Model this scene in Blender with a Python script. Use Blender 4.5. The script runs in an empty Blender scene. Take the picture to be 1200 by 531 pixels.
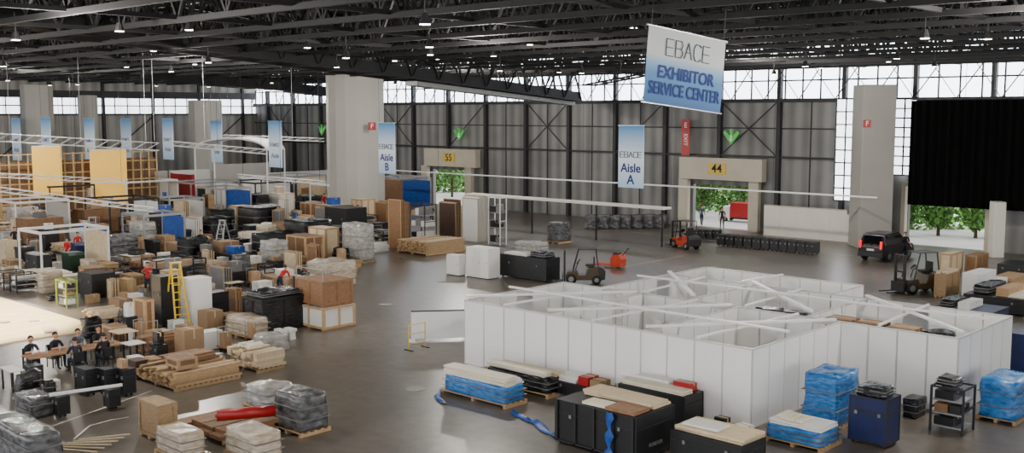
import bpy, bmesh, math, random
from mathutils import Vector, Matrix, noise
R=random.Random(7)
scene=bpy.context.scene
COL=scene.collection
F=1240.0; CX,CY=600.0,265.5; HZ=132.0; H=9.6; YAW=math.radians(43)
P_=math.atan((CY-HZ)/F)
cy,sy,cp,sp=math.cos(YAW),math.sin(YAW),math.cos(P_),math.sin(P_)
FW=Vector((-sy*cp,cy*cp,-sp)); RT=Vector((cy,sy,0)); UP=RT.cross(FW)
CAM=Vector((0,0,H)); FH=Vector((-sy,cy,0))
def ray(px,py): return FW*F+RT*(px-CX)-UP*(py-CY)
def W(px,py,z=0.0):
    d=ray(px,py); return CAM+d*((z-H)/d.z)
def D(px,py,Z):
    d=ray(px,py); return CAM+d*(Z/d.dot(FH))
def WY(px,py,Y):
    d=ray(px,py); return CAM+d*(Y/d.y)
def WX(px,py,X):
    d=ray(px,py); return CAM+d*(X/d.x)
def solve(C,dr,px):
    n=RT*F-FW*(px-CX); v=C-CAM; return -v.dot(n)/dr.dot(n)
def solvez(C,py):
    n=-UP*F-FW*(py-CY); v=C-CAM; return -v.dot(n)/Vector((0,0,1)).dot(n)
# ---------------------------------------------------------------- materials
def lin(c):
    r=[]
    for v in c:
        v=v/255.0
        r.append(v/12.92 if v<=0.04045 else ((v+0.055)/1.055)**2.4)
    return r
def M(name,col,rough=.6,metal=0.0,var=.15,ns=3.0,bump=0.0,st=(1,1,1),col2=None,es=0.0,rnd=0.0,det=3,spec=.5,ramp=None):
    m=bpy.data.materials.new(name); m.use_nodes=True
    nt=m.node_tree; N=nt.nodes; L=nt.links
    b=N['Principled BSDF']; b.inputs['Roughness'].default_value=rough; b.inputs['Metallic'].default_value=metal
    b.inputs['Specular IOR Level'].default_value=spec
    c=lin(col); c2=lin(col2) if col2 else [min(1,x*(1+var)) for x in c]; c1=c if col2 else [x*(1-var) for x in c]
    tc=N.new('ShaderNodeTexCoord'); mp=N.new('ShaderNodeMapping'); mp.inputs['Scale'].default_value=st
    L.new(tc.outputs['Object'],mp.inputs['Vector'])
    nz=N.new('ShaderNodeTexNoise'); nz.inputs['Scale'].default_value=ns; nz.inputs['Detail'].default_value=det
    L.new(mp.outputs[0],nz.inputs['Vector'])
    rp=N.new('ShaderNodeValToRGB'); e=rp.color_ramp.elements
    a,z=ramp or (.3,.7)
    e[0].position=a; e[1].position=z; e[0].color=(*c1,1); e[1].color=(*c2,1)
    L.new(nz.outputs['Fac'],rp.inputs['Fac'])
    out=rp.outputs['Color']
    if rnd:
        oi=N.new('ShaderNodeObjectInfo'); mr=N.new('ShaderNodeMapRange')
        mr.inputs['To Min'].default_value=1-rnd; mr.inputs['To Max'].default_value=1+rnd
        hs=N.new('ShaderNodeHueSaturation'); L.new(oi.outputs['Random'],mr.inputs['Value'])
        L.new(mr.outputs[0],hs.inputs['Value']); L.new(out,hs.inputs['Color']); out=hs.outputs['Color']
    L.new(out,b.inputs['Base Color'])
    if es:
        L.new(out,b.inputs['Emission Color']); b.inputs['Emission Strength'].default_value=es
    if bump:
        bp=N.new('ShaderNodeBump'); bp.inputs['Strength'].default_value=bump; bp.inputs['Distance'].default_value=.05
        L.new(nz.outputs['Fac'],bp.inputs['Height']); L.new(bp.outputs[0],b.inputs['Normal'])
    return m
m_wood=M('pine_wood',(168,138,100),.6,ns=6,st=(1,1,6),var=.22,rnd=.28)
m_woodl=M('pale_plywood',(198,178,146),.6,ns=4,st=(1,5,1),var=.14,rnd=.18)
m_woodb=M('brown_board',(128,94,64),.6,ns=5,st=(1,1,5),var=.25,rnd=.22)
m_woodd=M('dark_wood',(74,52,40),.6,ns=5,var=.25)
m_card=M('cardboard',(152,122,90),.75,ns=2,var=.12,rnd=.28)
m_tape=M('packing_tape',(186,162,126),.35)
m_black=M('black_laminate',(20,20,22),.45,ns=4,var=.3,rnd=.3)
m_rub=M('black_rubber',(18,18,18),.8)
m_bwrap=M('black_stretch_film',(12,12,14),.22,ns=5,bump=1.0,st=(1,1,3),col2=(44,46,50),ramp=(.55,.85))
m_cwrap=M('clear_stretch_film',(140,136,128),.22,ns=3,bump=.7,st=(1,1,2),col2=(196,194,190),ramp=(.3,.8))
m_gwrap=M('grey_stretch_film',(56,56,58),.22,ns=3,bump=.7,st=(1,1,2),col2=(128,128,128),ramp=(.35,.85))
m_twrap=M('tan_boards_under_film',(158,136,108),.25,ns=3,bump=.6,st=(1,1,4),col2=(206,196,180),ramp=(.3,.8))
m_blwrap=M('blue_stretch_film',(18,88,160),.22,ns=4,bump=.7,st=(1,1,3),col2=(76,150,206),ramp=(.35,.85))
m_navy=M('navy_laminate',(16,28,72),.4,ns=3,var=.2)
m_blue=M('blue_tarp',(18,72,150),.45,ns=3,var=.3,bump=.6)
m_white=M('white_laminate',(220,219,214),.5,ns=1,var=.04,rnd=.06)
m_panel=M('white_partition_panel',(234,234,232),.45,ns=.6,var=.03)
m_cream=M('cream_board',(222,213,192),.55,ns=2,var=.06)
m_alu=M('aluminium',(170,172,174),.35,.7,ns=4,var=.08)
m_walu=M('white_metal',(224,224,222),.4,ns=3,var=.03)
m_rail=M('pale_anodised_rail',(200,198,192),.4,ns=3,var=.04)
m_grey=M('grey_plastic',(112,112,112),.5,ns=3,var=.1,rnd=.2)
m_dgrey=M('dark_grey_steel',(42,42,44),.5,.3,ns=3,var=.2)
m_yel=M('yellow_paint',(224,186,30),.4,ns=3,var=.06)
m_plate=M('gate_number_yellow',(206,174,74),.5,var=.04)
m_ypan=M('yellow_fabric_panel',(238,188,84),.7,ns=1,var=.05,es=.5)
m_gold=M('golden_timber_lattice',(186,158,108),.6,ns=3,var=.2)
m_org=M('orange_red_paint',(190,60,26),.4,ns=3,var=.08)
m_red=M('red_plastic',(160,22,24),.4,ns=3,var=.1)
m_green=M('green_plastic',(60,150,60),.4,es=.6)
m_green2=M('dark_green_plastic',(30,62,44),.5)
m_lime=M('lime_box',(150,170,70),.5)
m_conc=M('concrete',(154,151,144),.8,ns=.5,var=.05,det=4)
m_concl=M('pale_concrete',(178,174,166),.8,ns=.5,var=.04)
m_beige=M('beige_metal',(182,174,156),.6,ns=1,var=.06)
m_offw=M('off_white_panel',(218,213,202),.6,ns=1,var=.04)
m_truss=M('black_roof_steel',(30,30,31),.7,0,ns=2,var=.2,spec=.3)
m_post=M('dark_wall_steel',(42,42,44),.6,.1,ns=2,var=.2)
m_roof=M('dark_roof_deck',(14,14,14),.95,ns=1,var=.2,spec=.1)
m_duct=M('galvanised_duct',(130,130,128),.5,.2,ns=2,var=.1)
m_curt=M('black_curtain',(8,8,8),.95,ns=1,var=.3,spec=.1)
m_lamp=M('lamp_glow',(255,236,204),.5,es=18)
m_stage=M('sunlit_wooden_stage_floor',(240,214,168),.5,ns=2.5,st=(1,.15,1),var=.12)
m_glass=M('dark_glass',(14,16,20),.08,var=.1)
m_tail=M('tail_light',(190,10,14),.3,es=2.5)
m_leaf=M('leaf_green',(46,90,30),.6,ns=2,col2=(104,152,60),rnd=.15)
m_bark=M('bark',(70,56,42),.9)
m_og=M('outdoor_concrete',(184,182,176),.85,ns=.4,var=.08)
m_btext=M('banner_blue_text',(14,40,116),.7,var=.02)
m_bgrey=M('banner_grey_line',(64,76,94),.7,var=.02)
m_wtext=M('white_lettering',(235,235,235),.6,var=.02)
m_sten=M('faint_stencil_lettering',(110,110,110),.6,var=.02)
m_ktext=M('black_lettering',(14,14,14),.6,var=.02)
m_skin=M('skin',(196,146,118),.55,ns=5,var=.06)
m_hair=M('hair_dark',(34,24,18),.7,var=.3)
def grad(name,stops,z0,z1,es=.2):
    m=bpy.data.materials.new(name); m.use_nodes=True; nt=m.node_tree; N=nt.nodes; L=nt.links
    b=N['Principled BSDF']; b.inputs['Roughness'].default_value=.7
    tc=N.new('ShaderNodeTexCoord'); sx=N.new('ShaderNodeSeparateXYZ'); mr=N.new('ShaderNodeMapRange')
    L.new(tc.outputs['Object'],sx.inputs[0]); L.new(sx.outputs['Z'],mr.inputs['Value'])
    mr.inputs['From Min'].default_value=z0; mr.inputs['From Max'].default_value=z1
    rp=N.new('ShaderNodeValToRGB'); e=rp.color_ramp.elements
    while len(e)<len(stops): e.new(.5)
    for i,(p,c) in enumerate(stops): e[i].position=p; e[i].color=(*lin(c),1)
    L.new(mr.outputs[0],rp.inputs['Fac']); L.new(rp.outputs[0],b.inputs['Base Color'])
    L.new(rp.outputs[0],b.inputs['Emission Color']); b.inputs['Emission Strength'].default_value=es
    return m
m_aisle=grad('aisle_banner_print',[(0,(160,188,214)),(.45,(214,222,228)),(.62,(190,206,220)),(1,(62,128,184))],-4,0)
def floor_mat():
    m=bpy.data.materials.new('hall_floor'); m.use_nodes=True; nt=m.node_tree; N=nt.nodes; L=nt.links
    b=N['Principled BSDF']; tc=N.new('ShaderNodeTexCoord')
    n1=N.new('ShaderNodeTexNoise'); n1.inputs['Scale'].default_value=.12; n1.inputs['Detail'].default_value=8; n1.inputs['Roughness'].default_value=.65
    n2=N.new('ShaderNodeTexNoise'); n2.inputs['Scale'].default_value=2.2; n2.inputs['Detail'].default_value=6
    for n in (n1,n2): L.new(tc.outputs['Object'],n.inputs['Vector'])
    r1=N.new('ShaderNodeValToRGB'); r1.color_ramp.elements[0].position=.3; r1.color_ramp.elements[1].position=.75
    r1.color_ramp.elements[0].color=(*lin((80,74,67)),1); r1.color_ramp.elements[1].color=(*lin((120,111,101)),1)
    r2=N.new('ShaderNodeValToRGB'); r2.color_ramp.elements[0].position=.35; r2.color_ramp.elements[1].position=.7
    r2.color_ramp.elements[0].color=(.75,.75,.75,1); r2.color_ramp.elements[1].color=(1.12,1.12,1.12,1)
    L.new(n1.outputs['Fac'],r1.inputs[0]); L.new(n2.outputs['Fac'],r2.inputs[0])
    mx=N.new('ShaderNodeMix'); mx.data_type='RGBA'; mx.blend_type='MULTIPLY'; mx.inputs[0].default_value=1
    L.new(r1.outputs[0],mx.inputs[6]); L.new(r2.outputs[0],mx.inputs[7]); L.new(mx.outputs[2],b.inputs['Base Color'])
    mr=N.new('ShaderNodeMapRange'); mr.inputs['To Min'].default_value=.2; mr.inputs['To Max'].default_value=.42
    L.new(n1.outputs['Fac'],mr.inputs['Value']); L.new(mr.outputs[0],b.inputs['Roughness'])
    return m
m_floor=floor_mat()
def rib_mat(name,c1,c2,per=1.2,ax='X'):
    m=bpy.data.materials.new(name); m.use_nodes=True; nt=m.node_tree; N=nt.nodes; L=nt.links
    b=N['Principled BSDF']; b.inputs['Roughness'].default_value=.6; tc=N.new('ShaderNodeTexCoord')
    wv=N.new('ShaderNodeTexWave'); wv.bands_direction=ax; wv.inputs['Scale'].default_value=.314/per; wv.wave_profile='SIN'
    nz=N.new('ShaderNodeTexNoise'); nz.inputs['Scale'].default_value=.3
    L.new(tc.outputs['Object'],wv.inputs['Vector']); L.new(tc.outputs['Object'],nz.inputs['Vector'])
    ad=N.new('ShaderNodeMath'); ad.operation='MULTIPLY_ADD'; ad.inputs[1].default_value=.5
    L.new(wv.outputs['Fac'],ad.inputs[0]); L.new(nz.outputs['Fac'],ad.inputs[2])
    rp=N.new('ShaderNodeValToRGB'); rp.color_ramp.elements[0].position=.35; rp.color_ramp.elements[1].position=1
    rp.color_ramp.elements[0].color=(*lin(c1),1); rp.color_ramp.elements[1].color=(*lin(c2),1)
    L.new(ad.outputs[0],rp.inputs[0]); L.new(rp.outputs[0],b.inputs['Base Color'])
    return m
m_wall=rib_mat('ribbed_grey_cladding',(92,92,91),(130,130,128))
m_walll=rib_mat('ribbed_pale_cladding',(124,121,115),(166,162,155),ax='Y')
m_win=M('bright_window_glazing',(232,240,250),.3,ns=.25,var=.06,es=7)
m_skyl=M('window_bright_strip',(238,243,250),.3,ns=.3,var=.05,es=4)
# ---------------------------------------------------------------- mesh builder
class G:
    def __init__(s): s.v=[]; s.f=[]; s.m=[]
    def box(s,x0,y0,z0,x1,y1,z1,m=0):
        n=len(s.v)
        s.v+= [(x0,y0,z0),(x1,y0,z0),(x1,y1,z0),(x0,y1,z0),(x0,y0,z1),(x1,y0,z1),(x1,y1,z1),(x0,y1,z1)]
        for q in ((0,3,2,1),(4,5,6,7),(0,1,5,4),(1,2,6,5),(2,3,7,6),(3,0,4,7)):
            s.f.append([n+i for i in q]); s.m.append(m)
        return s
    def cb(s,x,y,z,w,d,h,m=0): return s.box(x-w/2,y-d/2,z,x+w/2,y+d/2,z+h,m)
    def tube(s,p,q,r0,r1=None,n=8,m=0,cap=True):
        p=Vector(p); q=Vector(q); r1=r0 if r1 is None else r1
        d=(q-p)
        if d.length<1e-6: return s
        d.normalize(); a=Vector((0,0,1)) if abs(d.z)<.9 else Vector((1,0,0))
        u=d.cross(a).normalized(); w=d.cross(u); k=len(s.v)
        for c,r in ((p,r0),(q,r1)):
            for i in range(n):
                t=2*math.pi*(i+.5)/n; s.v.append(tuple(c+u*math.cos(t)*r+w*math.sin(t)*r))
        for i in range(n):
            j=(i+1)%n; s.f.append([k+i,k+j,k+n+j,k+n+i]); s.m.append(m)
        if cap:
            s.f.append([k+i for i in range(n)][::-1]); s.m.append(m)
            s.f.append([k+n+i for i in range(n)]); s.m.append(m)
        return s
    def prism(s,pts,axis,a,b,m=0):
        k=len(s.v); n=len(pts)
        for c in (a,b):
            for (u,w) in pts:
                s.v.append({'x':(c,u,w),'y':(u,c,w),'z':(u,w,c)}[axis])
        for i in range(n):
            j=(i+1)%n; s.f.append([k+i,k+j,k+n+j,k+n+i]); s.m.append(m)
        s.f.append([k+i for i in range(n)][::-1]); s.m.append(m)
        s.f.append([k+n+i for i in range(n)]); s.m.append(m)
        return s
    def mesh(s,name,mats,smooth=False):
        me=bpy.data.meshes.new(name); me.from_pydata([tuple(v) for v in s.v],[],s.f)
        for mt in mats: me.materials.append(mt)
        me.polygons.foreach_set('material_index',s.m)
        if smooth: me.polygons.foreach_set('use_smooth',[True]*len(s.f))
        bm=bmesh.new(); bm.from_mesh(me); bmesh.ops.recalc_face_normals(bm,faces=bm.faces[:]); bm.to_mesh(me); bm.free()
        return me
def O(name,me,loc=(0,0,0),rz=0,parent=None,label=None,cat=None,group=None,kind=None,bev=0):
    if isinstance(me,tuple): me=me[0].mesh(name,me[1],len(me)>2 and me[2])
    o=bpy.data.objects.new(name,me); COL.objects.link(o)
    o.location=loc; o.rotation_euler=(0,0,rz)
    if parent: o.parent=parent
    if label:
        if len(label.split())<4: label+=' in the exhibition hall'
        o['label']=label
    if cat: o['category']=cat
    if group: o['group']=group
    if kind: o['kind']=kind
    if bev:
        b=o.modifiers.new('bevel','BEVEL'); b.width=bev; b.segments=2; b.limit_method='ANGLE'
    return o
def E(name,loc,rz,label,cat,group=None):
    return O(name,None,loc,rz,None,label,cat,group)
def text(s,size,mat,name='lettering',parent=None,loc=(0,0,0),rot=(math.pi/2,0,0),ext=.004,sx=1.0,off=0.0,fit=None):
    c=bpy.data.curves.new(name,'FONT'); c.body=s; c.size=size; c.align_x='CENTER'; c.align_y='CENTER'; c.extrude=ext; c.offset=off
    t=bpy.data.objects.new(name,c); COL.objects.link(t)
    bpy.context.view_layer.update()
    me=bpy.data.meshes.new_from_object(t.evaluated_get(bpy.context.evaluated_depsgraph_get()))
    bpy.data.objects.remove(t); me.materials.clear(); me.materials.append(mat)
    if fit:
        xs=[v.co.x for v in me.vertices]; sx=fit/(max(xs)-min(xs))
    o=bpy.data.objects.new(name,me); COL.objects.link(o); o.location=loc; o.rotation_euler=rot; o.scale=(sx,1,1)
    if parent: o.parent=parent
    return o
# ---------------------------------------------------------------- camera, world, sun
cd=bpy.data.cameras.new('camera'); co=bpy.data.objects.new('camera',cd); COL.objects.link(co); scene.camera=co
cd.sensor_width=36; cd.lens=36*F/1200; cd.clip_end=600
co.location=CAM; co.rotation_euler=Matrix((RT,UP,-FW)).transposed().to_euler()
w=bpy.data.worlds.new('world'); scene.world=w; w.use_nodes=True
bg=w.node_tree.nodes['Background']; bg.inputs[0].default_value=(.96,.97,1,1); bg.inputs[1].default_value=3.0
sun=bpy.data.lights.new('sun','SUN'); so=bpy.data.objects.new('sun',sun); COL.objects.link(so); sun.energy=4.5; sun.angle=.02
so.rotation_euler=(math.radians(34),0,math.radians(12))
FOOT=[]
# ---------------------------------------------------------------- shell
YW=76.0; XL=-115.0; XR=40.0; ZW0=10.6; ZW1=15.2; ZC=17.5
O('floor',(G().box(XL-1,-20,-.3,XR,YW+.4,0),[m_floor]),label='dark grey stained concrete hall floor',kind='structure')
O('ceiling',(G().box(XL-1,-12,ZC,XR,YW+.4,ZC+.3),[m_roof]),kind='structure')
def wx(px): return WY(px,250,YW).x
doors=[(wx(508),wx(552),3.7),(wx(812),wx(883),3.6),(wx(1064),wx(1158),4.6)]
g=G(); x=XL
for a,b,h in doors:
    g.box(x,YW,0,a,YW+.4,ZW0); g.box(a,YW,h,b,YW+.4,ZW0); x=b
g.box(x,YW,0,XR,YW+.4,ZW0)
g.box(XL,YW,ZW1,XR,YW+.4,ZC)
O('wall_back',(g,[m_wall]),label='dark grey ribbed hall wall cladding',kind='structure')
O('window_1',(G().box(XL,YW+.15,ZW0,XR,YW+.25,ZW1),[m_win]),kind='structure')
g=G(); x=XL
while x<XR:
    g.box(x-.05,YW-.02,ZW0,x+.05,YW+.1,ZW1); x+=1.5
for z in (ZW0,ZW0+1.5,ZW0+3.0,ZW1-.15): g.box(XL,YW-.03,z-.06,XR,YW+.1,z+.06)
x=XL
while x<XR-3: g.tube((x,YW-.6,ZW0),(x+3,YW-.6,ZW0+4.2),.05,n=4,cap=False); g.tube((x+3,YW-.6,ZW0),(x,YW-.6,ZW0+4.2),.035,n=4,cap=False); x+=3
O('trim_1',(g,[m_post]),label='dark steel window mullions and bracing',kind='structure')
g=G(); x=XL+3; k=0
def near_door(x): return any(a-.6<x<b+.6 for a,b,h in doors)
while x<XR:
    z0=5.9 if near_door(x) else 0
    g.box(x-.16,YW-.45,z0,x+.16,YW-.05,ZC)
    if k%2==0:
        g.tube((x,YW-.3,6),(x+5.4,YW-.3,ZW0),.05,n=4)
        if k%4==0: g.tube((x,YW-.3,ZW0),(x+5.4,YW-.3,6),.05,n=4)
    g.tube((x+2.7,YW-.2,z0),(x+2.7,YW-.2,ZW0),.05,n=4) if not near_door(x+2.7) else None
    x+=5.4; k+=1
g.box(XL,YW-.35,6.0,XR,YW-.1,6.16); g.box(XL,YW-.4,ZW0-.2,XR,YW-.1,ZW0+.1); g.box(XL,YW-.2,8.3,XR,YW-.05,8.4)
O('trim_2',(g,[m_post]),label='black steel wall posts, rails and cross braces',kind='structure')
O('wall_left',(G().box(XL-.4,-12,0,XL,YW+.4,9.4).box(XL-.4,-12,11.3,XL,YW+.4,ZC),[m_walll]),label='pale grey ribbed side wall',kind='structure')
O('window_2',(G().box(XL-.3,-12,9.4,XL-.2,YW,11.3),[m_skyl]),kind='structure')
g=G(); y=-10; k=0
while y<YW:
    g.box(XL,y-.15,0,XL+.35,y+.15,ZC)
    if k%2: g.tube((XL+.2,y,4.5),(XL+.2,y+6,9.2),.08,n=4)
    y+=6; k+=1
y=-10
while y<YW: g.box(XL-.15,y-.04,9.4,XL-.02,y+.04,11.3); y+=1.5
g.box(XL,-12,9.3,XL+.2,YW,9.5); g.box(XL,-12,10.3,XL+.15,YW,10.42); g.box(XL,-12,11.2,XL+.3,YW,12.0)
O('trim_3',(g,[m_post]),label='dark steel posts and window rails',kind='structure')
for i,(a,b,t,bt) in enumerate([(981,1000,116,236),(1047,1072,116,206)]):
    A=WY(a,t,YW-.5); B=WY(b,bt,YW-.5)
    g=G().box(A.x,YW-.52,B.z,B.x,YW-.47,A.z,0)
    for k in range(0,9):
        z=B.z+(A.z-B.z)*k/8; g.box(A.x,YW-.56,z-.05,B.x,YW-.52,z+.05,1)
    for x in (A.x,(A.x+B.x)/2,B.x): g.box(x-.05,YW-.57,B.z,x+.05,YW-.52,A.z,1)
    O('window_%d'%(i+3),(g,[m_skyl,m_post]),kind='structure')
for i,(pa,pb,num,a,b,h) in enumerate([(497,557,'55',*doors[0]),(796,893,'44',*doors[1])]):
    xa=WY(pa,190,YW-1.2).x; xb=WY(pb,190,YW-1.2).x
    g=G().box(xa,YW-1.2,4.1,xb,YW-.46,5.9); g.box(a-.9,YW-.9,0,a,YW-.46,4.1); g.box(b,YW-.9,0,b+.9,YW-.46,4.1)
    o=O('door_%d'%(i+1),(g,[m_beige]),label='beige metal door header box with gate number',kind='structure')
    cx=(xa+xb)/2+ (0 if i==0 else -.2)
    O('number_plate',(G().box(cx-.85,YW-1.26,4.55,cx+.85,YW-1.2,5.5),[m_plate]),parent=o,label='yellow gate number plate')
    text(num,1.0,m_ktext,'number_lettering',o,(cx,YW-1.28,5.02),off=.01)
a,b,h=doors[2]
O('door_3',(G().box(a-.3,YW-.6,0,a,YW-.1,h).box(b,YW-.6,0,b+.3,YW-.1,h).box(a,YW-.6,h-.3,b,YW-.1,h),[m_beige]),kind='structure')
A=WY(1068,118,YW-2); B=WY(1068,240,YW-2); C=WY(1235,118,YW-2)
g=G(); n=60; pts=[]
for i in range(n+1):
    x=A.x+(C.x-A.x)*i/n; pts.append((x,YW-2+.18*math.sin(i*1.7)))
for i in range(n):
    (x0,y0),(x1,y1)=pts[i],pts[i+1]; k=len(g.v)
    g.v+=[(x0,y0,B.z),(x1,y1,B.z),(x1,y1,A.z),(x0,y0,A.z)]; g.f.append([k,k+1,k+2,k+3]); g.m.append(0)
cu=O('blackout_curtain',(g,[m_curt],True),label='large black blackout curtain hanging over the gate',cat='curtain')
O('curtain_rail',(G().tube((A.x,YW-2,A.z+.1),(C.x,YW-2,A.z+.1),.08),[m_dgrey]),parent=cu)
for i in range(6):
    x=A.x+(C.x-A.x)*i/5; O('suspension_cable',(G().tube((x,YW-2,A.z+.1),(x,YW-2,ZC-.02),.02,n=4),[m_dgrey]),parent=cu)
def column(px0,px1,yt,yb,Z,name,lab,n=8,mat=m_conc):
    c=D((px0+px1)/2,yb,Z); r=(px1-px0)/2*Z/F
    pts=[(c.x+r*1.04*math.cos(YAW+math.pi*2*(i+.5)/n),c.y+r*1.04*math.sin(YAW+math.pi*2*(i+.5)/n)) for i in range(n)]
    zt=H+(HZ-yt)*Z/F
    O(name,(G().prism(pts,'z',0,zt),[mat]),label=lab,kind='structure',bev=.05)
    FOOT.append((c.x-r*1.15,c.x+r*1.15,c.y-r*1.15,c.y+r*1.15))
    return c,r,zt
c,r,zt=column(386,450,76,240,98,'wall_column','massive round concrete hall column',n=16,mat=m_concl)
O('trim_4',(G().prism([(c.x+r*1.1*math.cos(math.pi*2*(i+.5)/16+YAW),c.y+r*1.1*math.sin(math.pi*2*(i+.5)/16+YAW)) for i in range(16)],'z',zt-.9,zt+2.5),[m_conc]),label='concrete capital on the hall column',kind='structure')
def fsign(px,py,Z,ch,name='fire_sign'):
    p=D(px,py,Z); s=9*Z/F
    o=O(name,(G().cb(0,0,-s/2,s,.06,s),[m_red]),p,YAW,label='small square red sign with white letter',cat='sign')
    text(ch,s*.9,m_wtext,'letter',o,(0,-.04,0))
fsign(436,148,98-r-.4,'F')
column(993,1045,100,275,75.6,'wall_column','grey concrete column beside the gate',n=4,mat=m_conc)
fsign(1016,145,72.8,'F')
column(32,66,100,238,104,'wall_column','grey concrete column by side wall',n=8)
column(97,118,112,236,109,'wall_column','grey concrete column by side wall',n=8)
column(225,262,118,232,118,'wall_column','pale concrete column by side wall',n=8,mat=m_concl)
column(1157,1176,236,302,70,'wall_column','white low masonry pier',n=4,mat=m_offw)
for px,py in ((538,157),(857,160),(377,152)):
    p=WY(px,py,YW-.7); s=.8
    o=O('exit_sign',(G().prism([(u*s,v*s) for u,v in ((-.16,.75),(.16,.75),(.16,.05),(.72,.6),(.95,.36),(0,-.85),(-.95,.36),(-.72,.6),(-.16,.05))],'y',-.05,.05),[m_green]),p,0,label='green illuminated branching-arrow emergency exit sign',cat='exit sign',group='green exit signs')
    O('white_symbol',(G().prism([(-.06,.1),(.06,.1),(.06,-.2),(.18,-.2),(0,-.45),(-.18,-.2),(-.06,-.2)],'y',-.08,-.05),[m_wtext]),parent=o)
p=WY(804,140,YW-.8); p2=WY(804,182,YW-.8); hh=p.z-p2.z
o=O('red_banner',(G().cb(0,0,-hh,.8,.05,hh),[m_red]),p,0,label='narrow vertical red sign with white lettering',cat='sign')
text('E',.6,m_wtext,'lettering',o,(0,-.04,-.5)); text('EXIT',.5,m_wtext,'lettering',o,(0,-.04,-1.7),rot=(math.pi/2,math.pi/2,0))
B=WY(1028,233,70); zz=3.75
o=O('cable_tray',(G().box(-85,69.95,zz,B.x,70.05,zz+.11),[m_walu]),label='long thin white suspended cable tray along the wall',cat='cable tray')
x=-84
while x<B.x: O('suspension_cable',(G().tube((x,70,zz+.11),(x,70,ZC-.02),.012,n=4),[m_dgrey]),parent=o); x+=9
o=O('canopy',(G().box(-63,61.8,2.75,-43,62.8,2.9),[m_offw]),label='long low pale canopy of a half-built stand',cat='canopy')
for x in (-62.5,-56,-49.5,-43.5):
    O('post',(G().box(x-.05,62.35,0,x+.05,62.45,2.75),[m_dgrey]),parent=o)
A=WY(896,250,YW-1.6); B=WY(1036,250,YW-1.6); n=7
for i in range(n):
    x0=A.x+(B.x-A.x)*i/n; x1=A.x+(B.x-A.x)*(i+1)/n; hh=2.4 if i<5 else 2.1
    o=O('low_partition',(G().box(x0+.005,YW-1.7,0,x1-.005,YW-1.6,hh),[m_offw]),label='low off-white panel standing along the wall',cat='partition',group='low wall panels')
    O('frame',(G().box(x0+.03,YW-1.74,hh-.08,x1-.03,YW-1.7,hh),[m_beige]),parent=o)
# ---------------------------------------------------------------- roof trusses
def truss_mesh(L,step,hh,wid=.12,web=.05):
    g=G(); n=int(L/step)
    for z in (0,hh): g.box(0,-wid/2,z-wid/2,L,wid/2,z+wid/2)
    for i in range(n):
        a=i*step; b=a+step/2; c=a+step
        g.tube((a,0,0),(b,0,hh),web,n=4,cap=False); g.tube((b,0,hh),(c,0,0),web,n=4,cap=False)
        if i%2==0: g.tube((a,0,0),(a,0,hh),web*.7,n=4,cap=False)
    return g
ZT=12.9
me=truss_mesh(150,3.2,2.9,.2,.075).mesh('roof_truss',[m_truss])
for i,y in enumerate([12,16,20,24,28,32,36,40,44,48,52,56,60,64,68,72]):
    O('roof_truss',me,(XL,y,ZT),0,label='black steel roof lattice truss',cat='roof truss',group='roof trusses')
me=truss_mesh(86,3.2,2.9,.16,.06).mesh('roof_truss_cross',[m_truss])
for x in range(-112,20,7):
    O('roof_truss',me,(x,-10,ZT+.1),math.pi/2,label='black steel roof cross truss',cat='roof truss',group='roof cross trusses')
def girder(p,q,hh,wid,mat,name,lab,web=.08,step=3.0,solid=0):
    L=(q-p).length; d=(q-p).normalized()
    g=G(); n=int(L/step)
    for s in (-wid/2,wid/2):
        for z in (0,hh): g.box(0,s-.07,z-.07,L,s+.07,z+.07)
        for i in range(n):
            a=i*L/n; c=(i+1)*L/n; b=(a+c)/2
            g.tube((a,s,0),(b,s,hh),web,n=4,cap=False); g.tube((b,s,hh),(c,s,0),web,n=4,cap=False)
    for i in range(n+1): g.box(i*L/n-.05,-wid/2,-.05,i*L/n+.05,wid/2,.05)
    if solid: g.box(0,-wid/2+.05,.05,L,wid/2-.05,solid)
    o=O(name,(g,[mat]),p,0,label=lab,cat='roof truss')
    o.rotation_euler=d.to_track_quat('X','Z').to_euler(); return o,L
o,L=girder(D(-60,22,44),D(668,118,92),2.4,2.2,m_truss,'roof_girder','long black steel catwalk girder under the roof',solid=.7)
O('catwalk_duct',(G().box(L*.58,-.5,-.4,L,.5,-.1),[m_duct]),parent=o,label='pale grey duct under the girder')
girder(D(560,-20,36),D(1250,58,62),2.0,1.6,m_truss,'roof_girder','black steel roof girder with lattice sides',web=.05)
girder(D(1260,-8,50),D(690,100,95),1.6,1.2,m_truss,'roof_girder','black steel roof girder with lattice sides',web=.05)
girder(D(-60,70,80),D(385,112,108),1.8,2.0,m_truss,'roof_girder','black steel roof girder near side wall',solid=.8)
g=G().tube((0,0,0),(0,0,.3),.18,.08,n=10,m=0).tube((0,0,-.02),(0,0,0),.15,.15,n=10,m=1).tube((0,0,.3),(0,0,1.0),.02,n=4,m=0)
lm=g.mesh('pendant_lamp',[m_dgrey,m_lamp])
for ix in range(20):
    for iy in range(10):
        x=-104+ix*6.3+R.uniform(-2.4,2.4); y=16+iy*6.2+R.uniform(-2.4,2.4); zl=12.2+R.uniform(-.3,1.5)
        v=Vector((x,y,12))-CAM; z=v.dot(FH)
        if z<26 or abs(v.dot(RT)/z)>.52 : continue
        if R.random()<.25: continue
        O('pendant_lamp',lm,(x,y,zl),0,label='round black high-bay pendant lamp with glowing lens',cat='pendant lamp',group='high-bay pendant lamps')
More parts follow.
